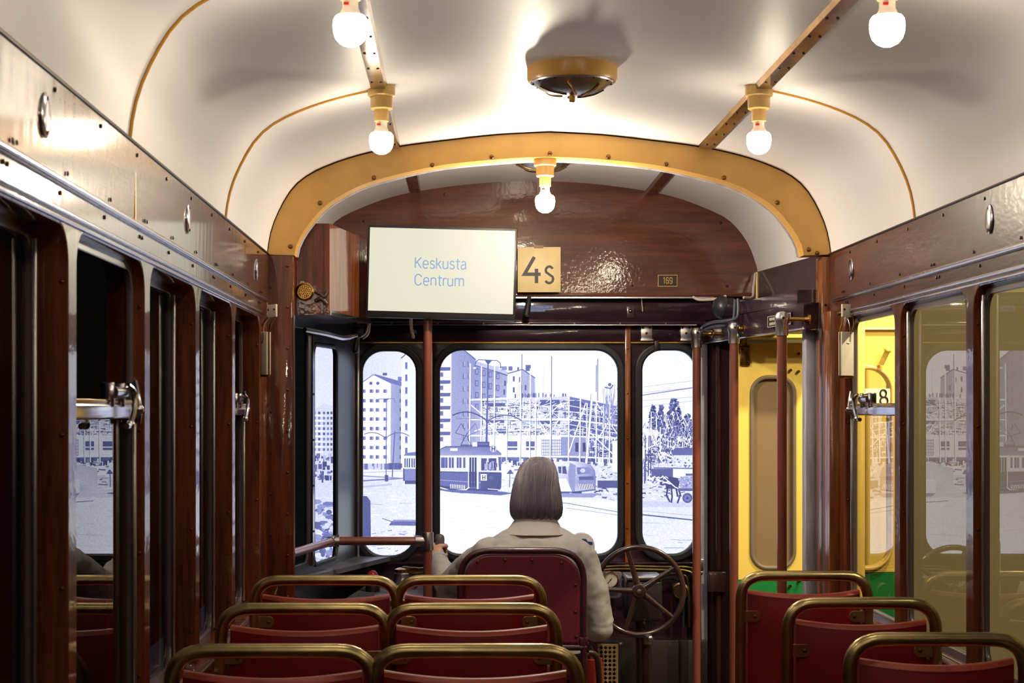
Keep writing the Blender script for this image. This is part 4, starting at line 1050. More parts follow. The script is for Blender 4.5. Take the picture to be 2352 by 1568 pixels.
b = bench(BX0, [BXM, BX1], 5.25, 'red double bench with brass rails on the left, directly behind the driver', 'red double benches on the left', 'bench')
dup(b, (0, -.75, 0), 'red double bench with brass rails on the left, middle of the three rows')
dup(b, (0, -1.535, 0), 'red double bench with brass rails on the left, nearest the camera')
SX0 = X(1700, 5.39); SX1 = X(1992, 5.39)
b = bench(SX0, [SX1], 5.39, 'red single seat with brass rail on the right, nearest the yellow door', 'red single seats on the right', 'seat')
dup(b, (0, -.76, 0), 'red single seat with brass rail on the right, middle of the three')
dup(b, (0, -1.485, 0), 'red single seat with brass rail on the right, cut by the bottom right corner')

# ------------------------------------------------------------------ poles and rails
def pole(px, d, py_top, label, xb=None, lean=0):
    c = P(px, py_top, d)
    t = thing('grab_pole', (c.x, d, 0), label, 'grab pole', 'red-brown poles by the doorway')
    m = MB(); m.tube([(c.x, d, 0), (c.x, d, c.z - .05)], .0178, 18); m.build('tube', M_POLE, t)
    m = MB(); m.lathe([(.0225, -.075), (.0235, -.03), (.027, -.02), (.027, -.004), (.020, .008), (.006, .013), (0, .0135)], Matrix.Translation(c), 20); hd = m.build('cap_fitting', M_STEEL, t)
    m = MB(); m.tube([(c.x + .02, d, c.z - .016), (xb, d, c.z - .016)], .0085, 10)
    m.lathe([(.020, 0), (.020, .006), (.012, .010), (.009, .02)], face_M((xb + .003, d, c.z - .016), (-1, 0, 0)), 18); m.build('wall_stub', M_BRASS, hd)
    screw(hd, (c.x, d - .0262, c.z - .012), (0, -1, 0), .005, M_SCREWDK)
def beam_x(y): return LB[0][0] + (LB[1][0] - LB[0][0]) * (y - LB[0][1]) / (LB[1][1] - LB[0][1])
pole(1600, 7.33, 758, 'red-brown grab pole left of the doorway, beside the narrow right pane', beam_x(7.33))
pole(1686, 6.88, 746, 'red-brown grab pole at the left edge of the yellow door', beam_x(6.88))
pole(1796, 6.16, 723, 'red-brown grab pole in front of the yellow door window', beam_x(6.16) + .02)
# driver guard rail: upright, bar and two joints
t = thing('guard_rail', (X(982.5, 6.8), 6.8, 0), 'red-brown upright and crossbar guarding the driver place on the left', 'guard rail')
xp = X(982.5, 6.8); zr = Z(1242, 6.8); xk = X(765, 6.8)
m = MB(); m.tube([(xp, 6.8, 0), (xp, 6.8, Z(690, 6.8))], .0182, 18); m.build('upright', M_POLE, t)
m = MB(); m.tube([(xk + .01, 6.8, zr), (xp - .02, 6.8, zr)], .0172, 18); m.build('crossbar', M_POLE, t)
wallp = V((X(668, 6.2), 6.2, zr)); kp = V((xk, 6.8, zr))
m = MB(); m.tube([wallp, kp], .0172, 18); m.build('angled_bar', M_POLE, t, label='angled bar from pillar to elbow joint')
m = MB(); m.tube([(xk + .012, 6.8, zr), (xk + .026, 6.8, zr)], [.024, .0235], 18); m.tube([(xk + .022, 6.8, zr), (xk - .006, 6.8, zr), kp + (wallp - kp).normalized() * .05], [.0215, .023, .021], 18); m.ball((xk - .002, 6.8, zr), .0235); j = m.build('elbow_joint', M_STEEL, t)
m = MB(); m.tube([(xp - .05, 6.8, zr), (xp - .045, 6.8, zr), (xp - .01, 6.8, zr)], [.0225, .0235, .0195], 18); m.tube([(xp, 6.8, zr - .036), (xp, 6.8, zr - .031), (xp, 6.8, zr + .031), (xp, 6.8, zr + .036)], [.0215, .0235, .0235, .0215], 18); m.build('tee_joint', M_STEEL, t)

# ------------------------------------------------------------------ writing by strokes (monoline letters, unit cap height)
def A_(cx, cy, rx, ry, a0, a1, n=10): return [(cx + rx * math.cos(math.radians(a0 + (a1 - a0) * i / n)), cy + ry * math.sin(math.radians(a0 + (a1 - a0) * i / n))) for i in range(n + 1)]
GL = {
 'K': (.66, [[(.06, 0), (.06, 1)], [(.60, 1), (.06, .42)], [(.22, .59), (.62, 0)]]),
 'C': (.74, [A_(.38, .62, .31, .38, 20, 180) + A_(.38, .38, .31, .38, 180, 340)]),
 'e': (.60, [[(.06, .37), (.52, .37)] + A_(.29, .46, .23, .26, 0, 180) + A_(.29, .26, .23, .26, 180, 320)]),
 's': (.52, [A_(.25, .55, .18, .17, 20, 180, 8) + [(.12, .43), (.38, .33)] + A_(.25, .18, .19, .18, 20, -20, 4) + A_(.25, .18, .20, .18, -20, -165, 8)]),
 'k': (.54, [[(.06, 0), (.06, 1)], [(.46, .72), (.06, .30)], [(.20, .44), (.50, 0)]]),
 'u': (.60, [[(.07, .72)] + A_(.28, .22, .21, .22, 180, 300) + [(.51, .14)], [(.51, .72), (.51, 0)]]),
 't': (.42, [[(.18, .95), (.18, .16)] + A_(.31, .14, .13, .14, 180, 285, 6), [(.02, .72), (.40, .72)]]),
 'a': (.58, [A_(.27, .50, .20, .22, 150, 0, 8) + [(.47, .48), (.47, .1), (.52, 0)], [(.47, .42), (.24, .40)] + A_(.22, .21, .17, .2, 95, 270, 8) + [(.3, .02), (.47, .16)]]),
 'n': (.60, [[(.07, 0), (.07, .72)], [(.07, .52)] + A_(.29, .50, .22, .22, 160, 0, 8) + [(.51, 0)]]),
 'r': (.38, [[(.07, 0), (.07, .72)], [(.07, .50)] + A_(.26, .50, .19, .20, 170, 70, 6) + [(.36, .70)]]),
 'm': (.92, [[(.07, 0), (.07, .72)], [(.07, .54)] + A_(.265, .52, .195, .20, 160, 0, 7) + [(.46, 0)], [(.46, .54)] + A_(.655, .52, .195, .20, 160, 0, 7) + [(.85, 0)]]),
 '4': (.72, [[(.44, 1), (.06, .34), (.68, .34)], [(.52, .55), (.52, 0)]]),
 'S': (.62, [A_(.30, .74, .21, .24, 25, 180, 8) + [(.12, .64), (.48, .38)] + A_(.29, .25, .23, .25, 20, -155, 12)]),
 '1': (.40, [[(.06, .82), (.22, 1), (.22, 0)]]),
 '6': (.56, [A_(.28, .75, .2, .25, 20, 180, 8) + [(.08, .25)] + A_(.28, .25, .2, .25, 180, 360, 10) + A_(.28, .33, .2, .25, 0, 180, 10)]),
 '9': (.56, [A_(.28, .25, .2, .25, 200, 360, 8) + [(.48, .75)] + A_(.28, .75, .2, .25, 0, 180, 10) + A_(.28, .67, .2, .25, 180, 360, 10)]),
}
def write(text, h, w, M, depth=.0015, track=1.0, oblique=0):
    """flat stroke letters on plane M (u right, v up, w out)"""
    m = MB(); x = 0
    for ch in text:
        adv, strokes = GL[ch]
        for si, st in enumerate(strokes):
            dp = depth + .00025 * si
            pts = [V(((x + a + oblique * b) * h * 1.0, b * h, 0)) for a, b in st]
            L_, R_ = [], []
            for i, p in enumerate(pts):
                d1 = (p - pts[i - 1]).normalized() if i else None; d2 = (pts[i + 1] - p).normalized() if i < len(pts) - 1 else None
                dd = ((d1 or d2) + (d2 or d1)).normalized(); k = 1 / max(.5, dd.dot(d1 or d2))
                nn = V((-dd.y, dd.x, 0)) * (w / 2 * k); L_.append(p + nn); R_.append(p - nn)
            for lev in (0,):
                a = [m.bm.verts.new(M @ (q + V((0, 0, dp)))) for q in L_]; b = [m.bm.verts.new(M @ (q + V((0, 0, dp)))) for q in R_]
                a0 = [m.bm.verts.new(M @ q) for q in L_]; b0 = [m.bm.verts.new(M @ q) for q in R_]
                for i in range(len(a) - 1):
                    m.bm.faces.new((a[i], a[i + 1], b[i + 1], b[i])); m.bm.faces.new((a0[i], a0[i + 1], a[i + 1], a[i])); m.bm.faces.new((b0[i + 1], b0[i], b[i], b[i + 1]))
                m.bm.faces.new((a0[0], a[0], b[0], b0[0])); m.bm.faces.new((a[-1], a0[-1], b0[-1], b[-1]))
        x += adv * track
    return m, x * h
FR = Matrix(((1, 0, 0, 0), (0, 0, -1, 0), (0, 1, 0, 0), (0, 0, 0, 1)))    # u->X, v->Z, w-> -Y
def front_M(x, y, z): return Matrix.Translation((x, y, z)) @ FR

# information screen
DS = 6.72; c = P(1014, 624, DS)
t = thing('information_screen', c, 'wide flat screen showing two pale blue words, hung over the cab', 'screen')
t.rotation_euler = (0, math.radians(1.5), 0)
w_, h_ = .594, .362; sw, sh = .574, .329
m = MB(); m.box(-w_ / 2, w_ / 2, .0, .035, -h_ / 2 - .006, h_ / 2, bev=.006); m.build('bezel', M_BLACK, t, local=True)
m = MB(); m.box(-sw / 2, sw / 2, -.0015, .002, -sh / 2 + .004, sh / 2 + .004); sc_ = m.build('display_panel', M_SCREEN, t, local=True)
m, wd = write('Keskusta', .0425, .0046, front_M(0, -.0016, 0), .0004, track=1.11); m.xf(Matrix.Translation((X(952, DS) - c.x, 0, Z(617, DS) - c.z))); m.build('lettering', M_SCREENTXT, sc_, local=True, label='upper pale blue word')
m, wd2 = write('Centrum', .0425, .0046, front_M(0, -.0016, 0), .0004, track=1.12); m.xf(Matrix.Translation((X(952, DS) - c.x, 0, Z(656, DS) - c.z))); m.build('lettering', M_SCREENTXT, sc_, local=True, label='lower pale blue word')
m = MB(); m.box(-.09, .09, .035, .05, -.06, .06, bev=.004); m.box(-.02, .02, .05, .70, .02, .06); m.build('wall_arm', M_BLACK, t, local=True)
# number sign 4s
SY = 7.36; c = P(1238, 619, SY)
t = thing('route_sign', c, 'square cream sign painted 4s hanging right of the screen', 'sign')
x0, x1, z0, z1 = X(1189, SY), X(1288, SY), Z(671, SY), Z(567, SY)
m = MB(); m.box(x0, x1, SY, SY + .006, z0, z1, bev=.002); m.build('board', M_SIGN, t)
s_ = Z(590, SY) - Z(650, SY)
m, _ = write('4', s_, .0150, front_M(X(1201, SY), SY, Z(650, SY)), .001); m.xf(Matrix.Identity(4)); m.build('numeral', M_INK, t, label='black painted 4')
m, _ = write('S', Z(611, SY) - Z(650, SY), .0105, front_M(X(1250, SY), SY, Z(650, SY)), .001); m.build('letter', M_INK, t, label='black painted s')
m = MB(); m.plate(rrect(X(1226, SY), X(1248, SY), Z(570, SY), Z(563, SY), .004), [], .008, XZ(SY)); m.build('clip', M_SCREWDK, t)
# 169 plate
NY = Y1 - .003; c = P(1534, 644, NY)
t = thing('number_plate', c, 'small dark plate with gold border reading 169 on the mahogany panel', 'number plate')
a, b, z0, z1 = X(1511, NY), X(1556, NY), Z(658, NY), Z(631, NY)
m = MB(); m.box(a, b, NY, NY + .003, z0, z1); m.build('plate', M_INK, t)
m = MB(); m.plate([(a, z0), (b, z0), (b, z1), (a, z1)], [[(a + .003, z0 + .003), (b - .003, z0 + .003), (b - .003, z1 - .003), (a + .003, z1 - .003)]], .002, XZ(NY - .0005)); m.build('border', M_GOLDINK, t)
m, wd = write('169', Z(637, NY) - Z(651, NY), .0036, front_M(0, NY, 0), .0008, track=1.06); m.xf(Matrix.Translation(((a + b) / 2 - wd * .47, 0, Z(651, NY)))); m.build('numerals', M_GOLDINK, t)

# corner cabinet, upper left of the cab
t = thing('corner_cabinet', (-.52, 6.3, Z(723, 6.28)), 'varnished mahogany cabinet in the upper left cab corner', 'cabinet')
yc = 6.28; zb, zt = Z(723, yc), Z(513, yc)
pl4 = [(X(672, yc), yc), (X(757, yc), yc), (-.345, 6.95), (-.62, 6.95)]
m = MB(); m.prism([(p[0], p[1], zb) for p in pl4], (0, 0, zt - zb)); m.build('body', M_MAHOG, t)
m = MB(); m.box(X(744, yc) - .0015, X(744, yc) + .0015, yc - .0012, yc + .002, zb + .002, zt - .002); m.build('door_seam', M_INK, t)
m = MB(); m.prism([(X(757, yc) + .001, yc - .001, zb), (-.344, 6.95, zb), (-.338, 6.95, zb), (X(757, yc) + .008, yc - .001, zb)], (0, 0, .014)); m.build('edge_moulding', M_CHROME, t)
m = MB()
g = P(700, 670, yc - .002); Mg = face_M(g, (0, -1, 0))
m.lathe([(.034, 0), (.034, .005), (.028, .008), (.026, .004), (.0, .004)], Mg, 36); gr = m.build('speaker_grille', M_BRASS, t)
m = MB()
for rr, nn in ((0, 1), (.007, 6), (.0135, 12), (.020, 16)):
    for i in range(nn):
        a = 2 * math.pi * i / nn; m.lathe([(.0021, .0042), (.0021, .0052)], Mg @ Matrix.Translation((rr * math.cos(a), rr * math.sin(a), 0)), 8)
m.build('grille_holes', M_INK, gr, label='ring of small dark holes')
m = MB(); c = P(738, 682, yc - .004)
m.tube(smooth_path([c + V((-.02, 0, .02)), c + V((0, -.006, .008)), c + V((.012, -.01, 0)), c + V((.024, -.006, .022))]), .007, 10); m.tube(smooth_path([c + V((-.022, 0, -.015)), c + V((0, -.008, -.006)), c + V((.02, -.006, -.026))]), .008, 10); m.ball(c + V((.004, -.006, -.004)), (.014, .008, .012)); m.build('catch', M_BAKELITE, t, label='dark cabinet catch')
# hand strap / mirror bracket under the cabinet
c = P(826, 765, 7.0)
t = thing('mirror_bracket', c, 'glossy dark bracket with a drop handle under the corner cabinet', 'bracket')
m = MB(); m.tube(smooth_path([P(700, 757, 6.6), P(748, 766, 6.75), P(790, 776, 6.9), P(822, 768, 7.0)]), .010, 10); m.build('arm', M_CHROME, t)
m = MB(); m.box(c.x - .03, c.x + .02, 6.99, 7.03, c.z - .018, c.z + .03, bev=.008); m.build('clamp', M_BLACK, t)
m = MB(); m.tube(smooth_path([P(846, 742, 7.0), P(842, 764, 7.0), P(830, 774, 7.0)]), .012, 10); m.build('hinge_arm', M_STEEL, t)
m = MB(); m.tube([P(820, 776, 7.0), P(818, 790, 7.0), P(816, 803, 7.0)], [.009, .012, .013], 14); m.ball(P(816, 804, 7.0), .013); m.build('drop_handle', M_BLACK, t)
# rope, lever, blue labels
t = thing('pull_rope', P(945, 735, 7.38), 'frayed pale rope end hanging behind the screen', 'rope')
m = MB(); pts = smooth_path([P(944, 690, 7.38), P(944, 735, 7.38), P(945, 756, 7.38), P(949, 773, 7.37)], 8)
m.tube(pts, [.0075 + .0012 * math.sin(i * 2.3) for i in range(len(pts))], 9); m.build('cord', M_ROPE, t)
m = MB(); m.ball(P(949, 773, 7.37), (.008, .008, .01)); m.build('knot', M_ROPE, t)
t = thing('hanging_lever', P(1213, 690, 7.38), 'black hanging lever handle below the number sign', 'handle')
m = MB(); m.tube([P(1216, 680, 7.38), P(1213, 700, 7.37), P(1209, 722, 7.36)], [.008, .013, .014], 14); m.ball(P(1209, 722, 7.36), (.016, .014, .010)); m.build('grip', M_BLACK, t)
m = MB(); m.lathe([(.0165, -.002), (.017, .002), (.014, .004)], Matrix.Translation(P(1209, 726, 7.36)), 18); m.build('ferrule', M_CHROME, t)
t = thing('label_tape', P(1232, 709, 7.468), 'two short strips of blue embossed label tape behind the lever handle', 'label')
R2 = random.Random(3)
for nm, a, b, y0, y1 in (('upper', 1189, 1270, 701, 709), ('lower', 1217, 1252, 708.7, 716)):
    m = MB(); m.box(X(a, 7.468), X(b, 7.468), 7.466 - (0.001 if nm == 'lower' else 0), 7.47, Z(y1, 7.468), Z(y0, 7.468)); s1 = m.build('tape_strip', M_BLUELABEL, t)
    m = MB(); px = a + 4
    while px < b - 4:
        if R2.random() < .86: m.box(X(px, 7.468), X(px + 2.2, 7.468), 7.4640, 7.4662, Z(y1 - 2.4, 7.468), Z(y0 + 2.2 + R2.choice((0, 1)), 7.468))
        px += 3.8
    m.build('embossing', M_LABELINK, s1)
t = thing('hook_wire', P(1474, 690, 7.45), 'thin pale wire hanging from the front panel edge', 'wire')
m = MB(); m.tube([P(1440, 681, 7.44), P(1462, 683, 7.44), P(1473, 682, 7.44), P(1476, 715, 7.44)], .0022, 6); m.build('strand', M_CABLEW, t)
t = thing('signal_lamp', P(1448, 714, 7.46), 'tiny round lamp on a small plate in the dark header', 'lamp')
m = MB(); m.box(X(1440, 7.465), X(1456, 7.465), 7.463, 7.47, Z(730, 7.465), Z(704, 7.465), bev=.001); m.build('back_plate', M_BAKELITE, t)
m = MB(); m.ball(P(1448, 714, 7.462), .009); m.build('lens', M_CHROME, t)
# mounting plates
for px, nm in ((1485, 'left of the pair'), (1576, 'right of the pair, beside the pole top')):
    c = P(px, 763, 7.48); t = thing('mounting_plate', c, 'worn steel bracket plate on the mahogany rail, ' + nm, 'bracket', 'steel plates above the right pane')
    m = MB(); m.box(X(px - 13, 7.48), X(px + 13, 7.48), 7.474, 7.485, Z(780, 7.48), Z(746, 7.48), bev=.002); m.build('plate', M_STEEL, t)
    m = MB(); m.box(X(px - 15, 7.48), X(px + 14, 7.48), 7.45, 7.485, Z(784, 7.48), Z(779, 7.48), bev=.001); m.build('lip', M_STEEL, t)
    for a, b in ((-8, 752), (8, 752), (0, 765)): screw(t, P(px + a, b, 7.4735), (0, -1, 0), .0055, M_SCREWDK)
m = MB(); m.box(X(1503, 7.46), X(1513, 7.46), 7.455, 7.47, Z(806, 7.46), Z(782, 7.46), bev=.003)
tag(m.build('window_latch', M_BLACK, at=P(1508, 800, 7.46)), 'small dark latch over the narrow right pane', 'latch')
# bell and cables
c = P(1658, 706, 7.2)
t = thing('signal_bell', c, 'dark domed signal bell under the doorway soffit', 'bell')
Mb = face_M(c, (-1, -.25, 0))
m = MB(); m.lathe([(.048, -.01), (.050, 0), (.046, .016), (.034, .030), (.015, .038), (0, .04)], Mb, 28); m.build('gong', M_DARKGREY, t)
m = MB(); m.lathe([(.035, -.06), (.042, -.05), (.042, -.012), (.03, -.01)], Mb, 24); m.build('motor_case', M_BLACK, t)
m = MB(); m.box(c.x + .04, c.x + .08, 7.16, 7.24, c.z - .05, c.z + .01, bev=.004); m.build('bracket', M_BLACK, t)
cables = [([P(1688, 688, 6.95), P(1684, 735, 6.93), P(1665, 746, 6.95), P(1635, 751, 7.1), P(1614, 760, 7.25), P(1606, 775, 7.28)], M_CABLE, 'grey cable looping from the bell over the first pole top'),
          ([P(1695, 686, 6.89), P(1693, 728, 6.87), P(1668, 736, 6.88), P(1640, 739, 7.03), P(1619, 747, 7.18), P(1610, 755, 7.2)], M_CABLE, 'grey cable just above the other loop beside the bell'),
          ([P(1592, 682, 7.30), P(1606, 688, 7.28), P(1640, 687, 7.27), P(1668, 680, 7.27)], M_CABLEW, 'white cable sagging under the front panel edge'),
          ([P(1735, 628, 7.36), P(1731, 660, 7.30), P(1728, 682, 7.26), P(1708, 683, 7.22)], M_CABLEW, 'white cable curling round the end of the header panel')]
for pts, mt, lb_ in cables:
    m = MB(); m.tube(smooth_path(pts), .006, 8); tag(m.build('cable', mt, at=pts[0]), lb_, 'cable', 'cables round the bell')
# notice plate on the lintel
yn = 6.42
xb_ = beam_x(yn) - .003
t = thing('notice_plate', (xb_, yn, H + .33), 'small black two-part notice plate on the lintel beam behind the nearest pole', 'notice')
dB = V((LB[1][0] - LB[0][0], LB[1][1] - LB[0][1], 0)).normalized(); nB = V((-dB.y, dB.x, 0))
Mn = Matrix(((-dB.x, 0, nB.x, xb_), (-dB.y, 0, nB.y, yn), (0, 1, 0, H + .335), (0, 0, 0, 1)))
for u0, u1, nm in ((-.14, .0, 'left'), (.004, .14, 'right')):
    m = MB(); m.box(u0, u1, -.022, .026, 0, .003, M=Mn); pn = m.build('panel', M_INK, t)
    m = MB(); m.plate([(u0 + .004, -.019), (u1 - .004, -.019), (u1 - .004, .023), (u0 + .004, .023)], [[(u0 + .007, -.017), (u1 - .007, -.017), (u1 - .007, .021), (u0 + .007, .021)]], .001, Mn @ Matrix.Translation((0, 0, .0034)))
    for k in range(2):
        for q in range(5): m.box(u0 + .03 + q * .018, u0 + .042 + q * .018, .006 - k * .018, .016 - k * .018, .003, .004, M=Mn)
    m.build('lettering', M_CABLEW, pn)
# hanging card holders
def card_holder(c, s, label, ang):
    t = thing('card_holder', c, label, 'card holder', 'white cards hung by the cab opening')
    c = V(c); Mc = Matrix.Translation(c) @ Matrix.Rotation(ang, 4, 'Z')      # u along card width, -v towards the camera
    m = MB(); m.box(-.028, .028, -.004, .004, 0, .044, bev=.0015, M=Mc); m.build('wall_plate', M_CARD, t)
    for du_ in (-.02, .02): screw(t, Mc @ V((du_, -.0045, .026)), Mc.to_3x3() @ V((0, -1, 0)), .004, M_SCREWDK)
    m = MB()
    for q in (-1, 1): m.tube(smooth_path([Mc @ V((q * .024 - .0, 0, .002)), Mc @ V((q * .026 - .012, -.014, -.022)), Mc @ V((q * .027 - .022, -.016, -.05)), Mc @ V((q * .027 - .022, -.016, -.10)), Mc @ V((q * .027 - .022, -.016, -.205))], 5), .0032, 8)
    m.tube([Mc @ V((-.051, -.016, -.205)), Mc @ V((.007, -.016, -.205))], .005, 8); m.build('wire_frame', M_BRASS, t)
    m = MB(); m.box(-.050, .003, -.026, -.008, -.202, -.052, bev=.0015, M=Mc); m.build('card_stack', M_CARD, t)
    m = MB(); m.tube(smooth_path([Mc @ V((-.008, -.004, 0)), Mc @ V((-.014, -.024, -.03)), Mc @ V((-.015, -.029, -.085)), Mc @ V((-.030, -.0275, -.09))]), .0016, 6); m.build('hook_wire', M_STEEL, t)
card_holder(P(1948, 728, 5.84), -1, 'white card on a wire holder beside the amber pillar on the right', math.radians(28))
card_holder((XL + .040, 5.96, Z(728, 5.96)), 1, 'white card on a wire holder beside the left cab pillar', math.radians(-52))

# ------------------------------------------------------------------ driver place
# control desk
t = thing('control_desk', (-.20, 7.05, 0), 'grey-topped control desk left of the driver', 'control desk')
zd = Z(1373, 6.85)
m = MB(); m.box(X(802, 6.85), X(982, 6.85), 6.85, 7.46, 0, zd - .03, bev=.004); m.build('body', M_DARKWOOD, t)
m = MB(); m.prism([(X(794, 6.84), 6.84, zd - .03), (X(986, 6.84), 6.84, zd - .03), (X(990, 7.46), 7.46, zd - .03), (X(850, 7.46), 7.46, zd - .03)], (0, 0, .03)); dt = m.build('desk_top', M_SHELF, t)
m = MB(); m.box(X(796, 6.84), X(984, 6.84), 6.834, 6.842, zd - .024, zd - .002, bev=.003); m.build('front_edge', M_BRASS, t)
m = MB(); m.plate([(-.43, 6.93), (-.36, 6.93), (-.36, 6.99), (-.43, 6.99)], [[(-.425, 6.935), (-.365, 6.935), (-.365, 6.985), (-.425, 6.985)]], .0015, Matrix.Translation((.03, 0, zd + .001))); m.build('engraved_mark', M_INK, t)
# controller drum with crank
c = V((X(925, 7.2), 7.2, zd))
t = thing('master_controller', c, 'metal controller drum with a crank handle gripped by the driver', 'controller')
T = Matrix.Translation(c)
kz = Z(1310, 7.2) - zd
m = MB(); m.lathe([(.065, 0), (.065, .014), (.046, .02), (.040, .034), (.036, .05), (.037, kz - .012), (.03, kz - .004)], T, 28); m.build('drum', M_STEEL, t)
hx, hy = X(1010, 7.07), 7.07
m = MB(); m.lathe([(.034, kz - .006), (.034, kz + .006), (.02, kz + .012), (.0, kz + .013)], T, 24)
m.tube(smooth_path([c + V((0, 0, kz + .002)), c + V((.07, -.03, kz + .004)), V((hx, hy, zd + kz + .02))], 6), [.017] * 3 + [.015] * 3 + [.012] * 7, 10); cr_ = m.build('crank', M_BRASS, t)
m = MB(); m.tube([V((hx, hy, zd + kz + .01)), V((hx, hy, Z(1262, hy))), V((hx, hy, Z(1248, hy))), V((hx, hy, Z(1238, hy))), V((hx, hy, Z(1231, hy))), V((hx, hy, Z(1227.5, hy))), V((hx, hy, Z(1226, hy)))], [.012, .0165, .0195, .0205, .0185, .0135, .005], 20); m.build('crank_knob', M_SHELF, cr_, label='grey-black upright knob')
m = MB(); m.tube(smooth_path([c + V((-.045, -.03, .02)), c + V((-.07, -.05, .04)), c + V((-.10, -.04, .035))]), .010, 8); m.build('reverser_lever', M_STEEL, t)
t = thing('warning_button', (X(856, 7.1), 7.1, zd), 'red domed push button on the control desk', 'button'); T = Matrix.Translation((X(856, 7.1), 7.1, zd))
m = MB(); m.lathe([(.030, 0), (.030, .05), (.027, .055)], T, 24); m.build('housing', M_BLACK, t)
m = MB(); m.lathe([(.026, .055), (.025, .066), (.018, .080), (.008, .087), (0, .088)], T, 24); m.build('dome', M_REDPL, t)
# driver seat
DY = 6.42
sx0, sx1 = X(1050, DY), X(1348, DY); szt = Z(1257, DY); szb = Z(1478, DY)
t = thing('driver_seat', ((sx0 + sx1) / 2, DY + .2, 0), 'maroon driver seat with studded back and dark tube frame', 'driver seat')
fr_o = [(sx0 + .012, DY, .30), (sx0 + .012, DY, szt - .012), (sx1 - .012, DY, szt - .012), (sx1 - .012, DY, .05)]
m = MB(); m.tube(round_path(fr_o, .115, 10), .0125, 12); m.build('back_frame', M_MAROONFR, t)
m = MB(); m.plate(rrect(sx0 + .026, sx1 - .026, szb, szt - .026, (.01, .01, .10, .10)), [], .045, XZ(DY + .012), bev=.008); bk = m.build('back_panel', M_MAROON, t)
for px, py in ((1097, 1290), (1160, 1285), (1222, 1286), (1290, 1292), (1322, 1343), (1322, 1405), (1324, 1462), (1076, 1343), (1076, 1405)):
    screw(bk, P(px, py, DY - .011), (0, -1, 0), .006, M_SCREW)
m = MB(); m.box(sx0 + .03, sx1 - .03, DY + .03, DY + .46, .42, .50, bev=.03, seg=3); m.build('seat_cushion', M_MAROON, t)
m = MB(); m.box(sx1 - .03, sx1 + .004, DY - .012, DY + .012, Z(1483, DY), Z(1462, DY), bev=.004); m.tube([(sx1 - .034, DY, Z(1478, DY)), (sx1 + .006, DY, Z(1478, DY))], .009, 10); m.build('hinge', M_MAROONFR, t)
m = MB(); m.tube([(sx0, DY, Z(1486, DY)), (sx1, DY, Z(1486, DY))], .013, 10); m.build('crossbar', M_MAROONFR, t)
m = MB(); cx_ = (sx0 + sx1) / 2; m.tube([(cx_, DY + .22, 0), (cx_, DY + .22, .42)], .035, 16); m.box(cx_ - .16, cx_ + .16, DY + .06, DY + .38, 0, .02, bev=.004); m.build('pedestal', M_MAROONFR, t)
m = MB(); m.tube(round_path([(sx1 + .012, DY + .02, Z(1500, DY)), (sx1 + .042, DY + .03, Z(1500, DY)), (sx1 + .06, DY + .05, .30)], .04), .012, 10); m.build('folding_arm', M_BAKELITE, t)
t = thing('red_bag', (X(1362, 6.62), 6.62, .18), 'red cloth bag hanging beside the driver seat', 'bag')
m = MB(); Rb = random.Random(5)
m.loft([[V((X(1362, 6.62) + math.cos(a) * (.035 + .012 * f) * (1 + .1 * math.sin(3 * a + f * 4)), 6.62 + math.sin(a) * .05, .48 - f * .30)) for a in [2 * math.pi * i / 16 for i in range(16)]] for f in (0, .2, .4, .6, .8, 1)]); m.build('pouch', M_REDCLOTH, t)
m = MB(); m.tube(smooth_path([(X(1352, 6.62), 6.60, .48), (X(1356, 6.6), 6.58, .53), (X(1366, 6.62), 6.6, .48)]), .005, 8); m.build('strap', M_INK, t)
# white round-topped plaque in front of the driver
yq = 7.2; c = P(1340, 1250, yq)
t = thing('badge_plaque', (c.x, yq, zd - .1), 'white round-topped plaque with a small blue emblem, right of the driver', 'plaque')
m = MB(); m.plate(rrect(X(1305, yq), X(1366, yq), Z(1400, yq), Z(1223, yq), (.005, .005, .054, .054)), [], .02, XZ(yq + .01), bev=.003); m.build('board', M_WHITE, t)
m = MB(); m.plate([(X(1338, yq), Z(1252, yq)), (X(1361, yq), Z(1250, yq)), (X(1361, yq), Z(1244, yq)), (X(1350, yq), Z(1243, yq)), (X(1346, yq), Z(1237, yq)), (X(1336, yq), Z(1237, yq)), (X(1333, yq), Z(1243, yq))], [], .002, XZ(yq - .0015)); m.build('emblem', M_BLUELABEL, t, label='blue emblem')
m = MB(); m.box(X(1300, yq), X(1372, yq), yq - .03, yq + .06, 0, Z(1398, yq), bev=.004); m.build('stand', M_DARKWOOD, t)
# hand brake wheel
yh = 6.95; c = P(1468, 1357, yh)
t = thing('handbrake_wheel', c, 'five-spoked brown handbrake wheel right of the driver', 'handwheel')
Mw = Matrix.Translation(c) @ Matrix.Rotation(math.radians(-4), 4, 'Z') @ FR @ Matrix.Rotation(math.radians(8), 4, 'Z')
Rw = .179
m = MB(); m.tube([Mw @ V((Rw * math.cos(a), Rw * math.sin(a), 0)) for a in [2 * math.pi * i / 56 for i in range(56)]], .0118, 14, closed=True); m.build('rim', M_BAKELITE, t)
for k in range(5):
    a = math.radians(98 + 72 * k)
    m = MB(); m.tube([Mw @ V((r * math.cos(a), r * math.sin(a), z)) for r, z in ((.018, -.004), (.05, -.004), (.10, -.003), (.15, -.001), (Rw, 0))], [.014, .0125, .0105, .0095, .0085], 12); m.build('spoke', M_BAKELITE, t)
m = MB(); m.lathe([(.022, -.028), (.029, -.02), (.029, .008), (.025, .014), (.010, .015)], Mw, 28); hb = m.build('hub', M_BAKELITE, t)
m = MB(); m.lathe([(.010, .013), (.010, .019), (.004, .020)], Mw, 6); m.build('hub_nut', M_STEEL, hb)
m = MB(); a = math.radians(-92); q = Mw @ V((Rw * math.cos(a) + .012, Rw * math.sin(a) - .004, .018))
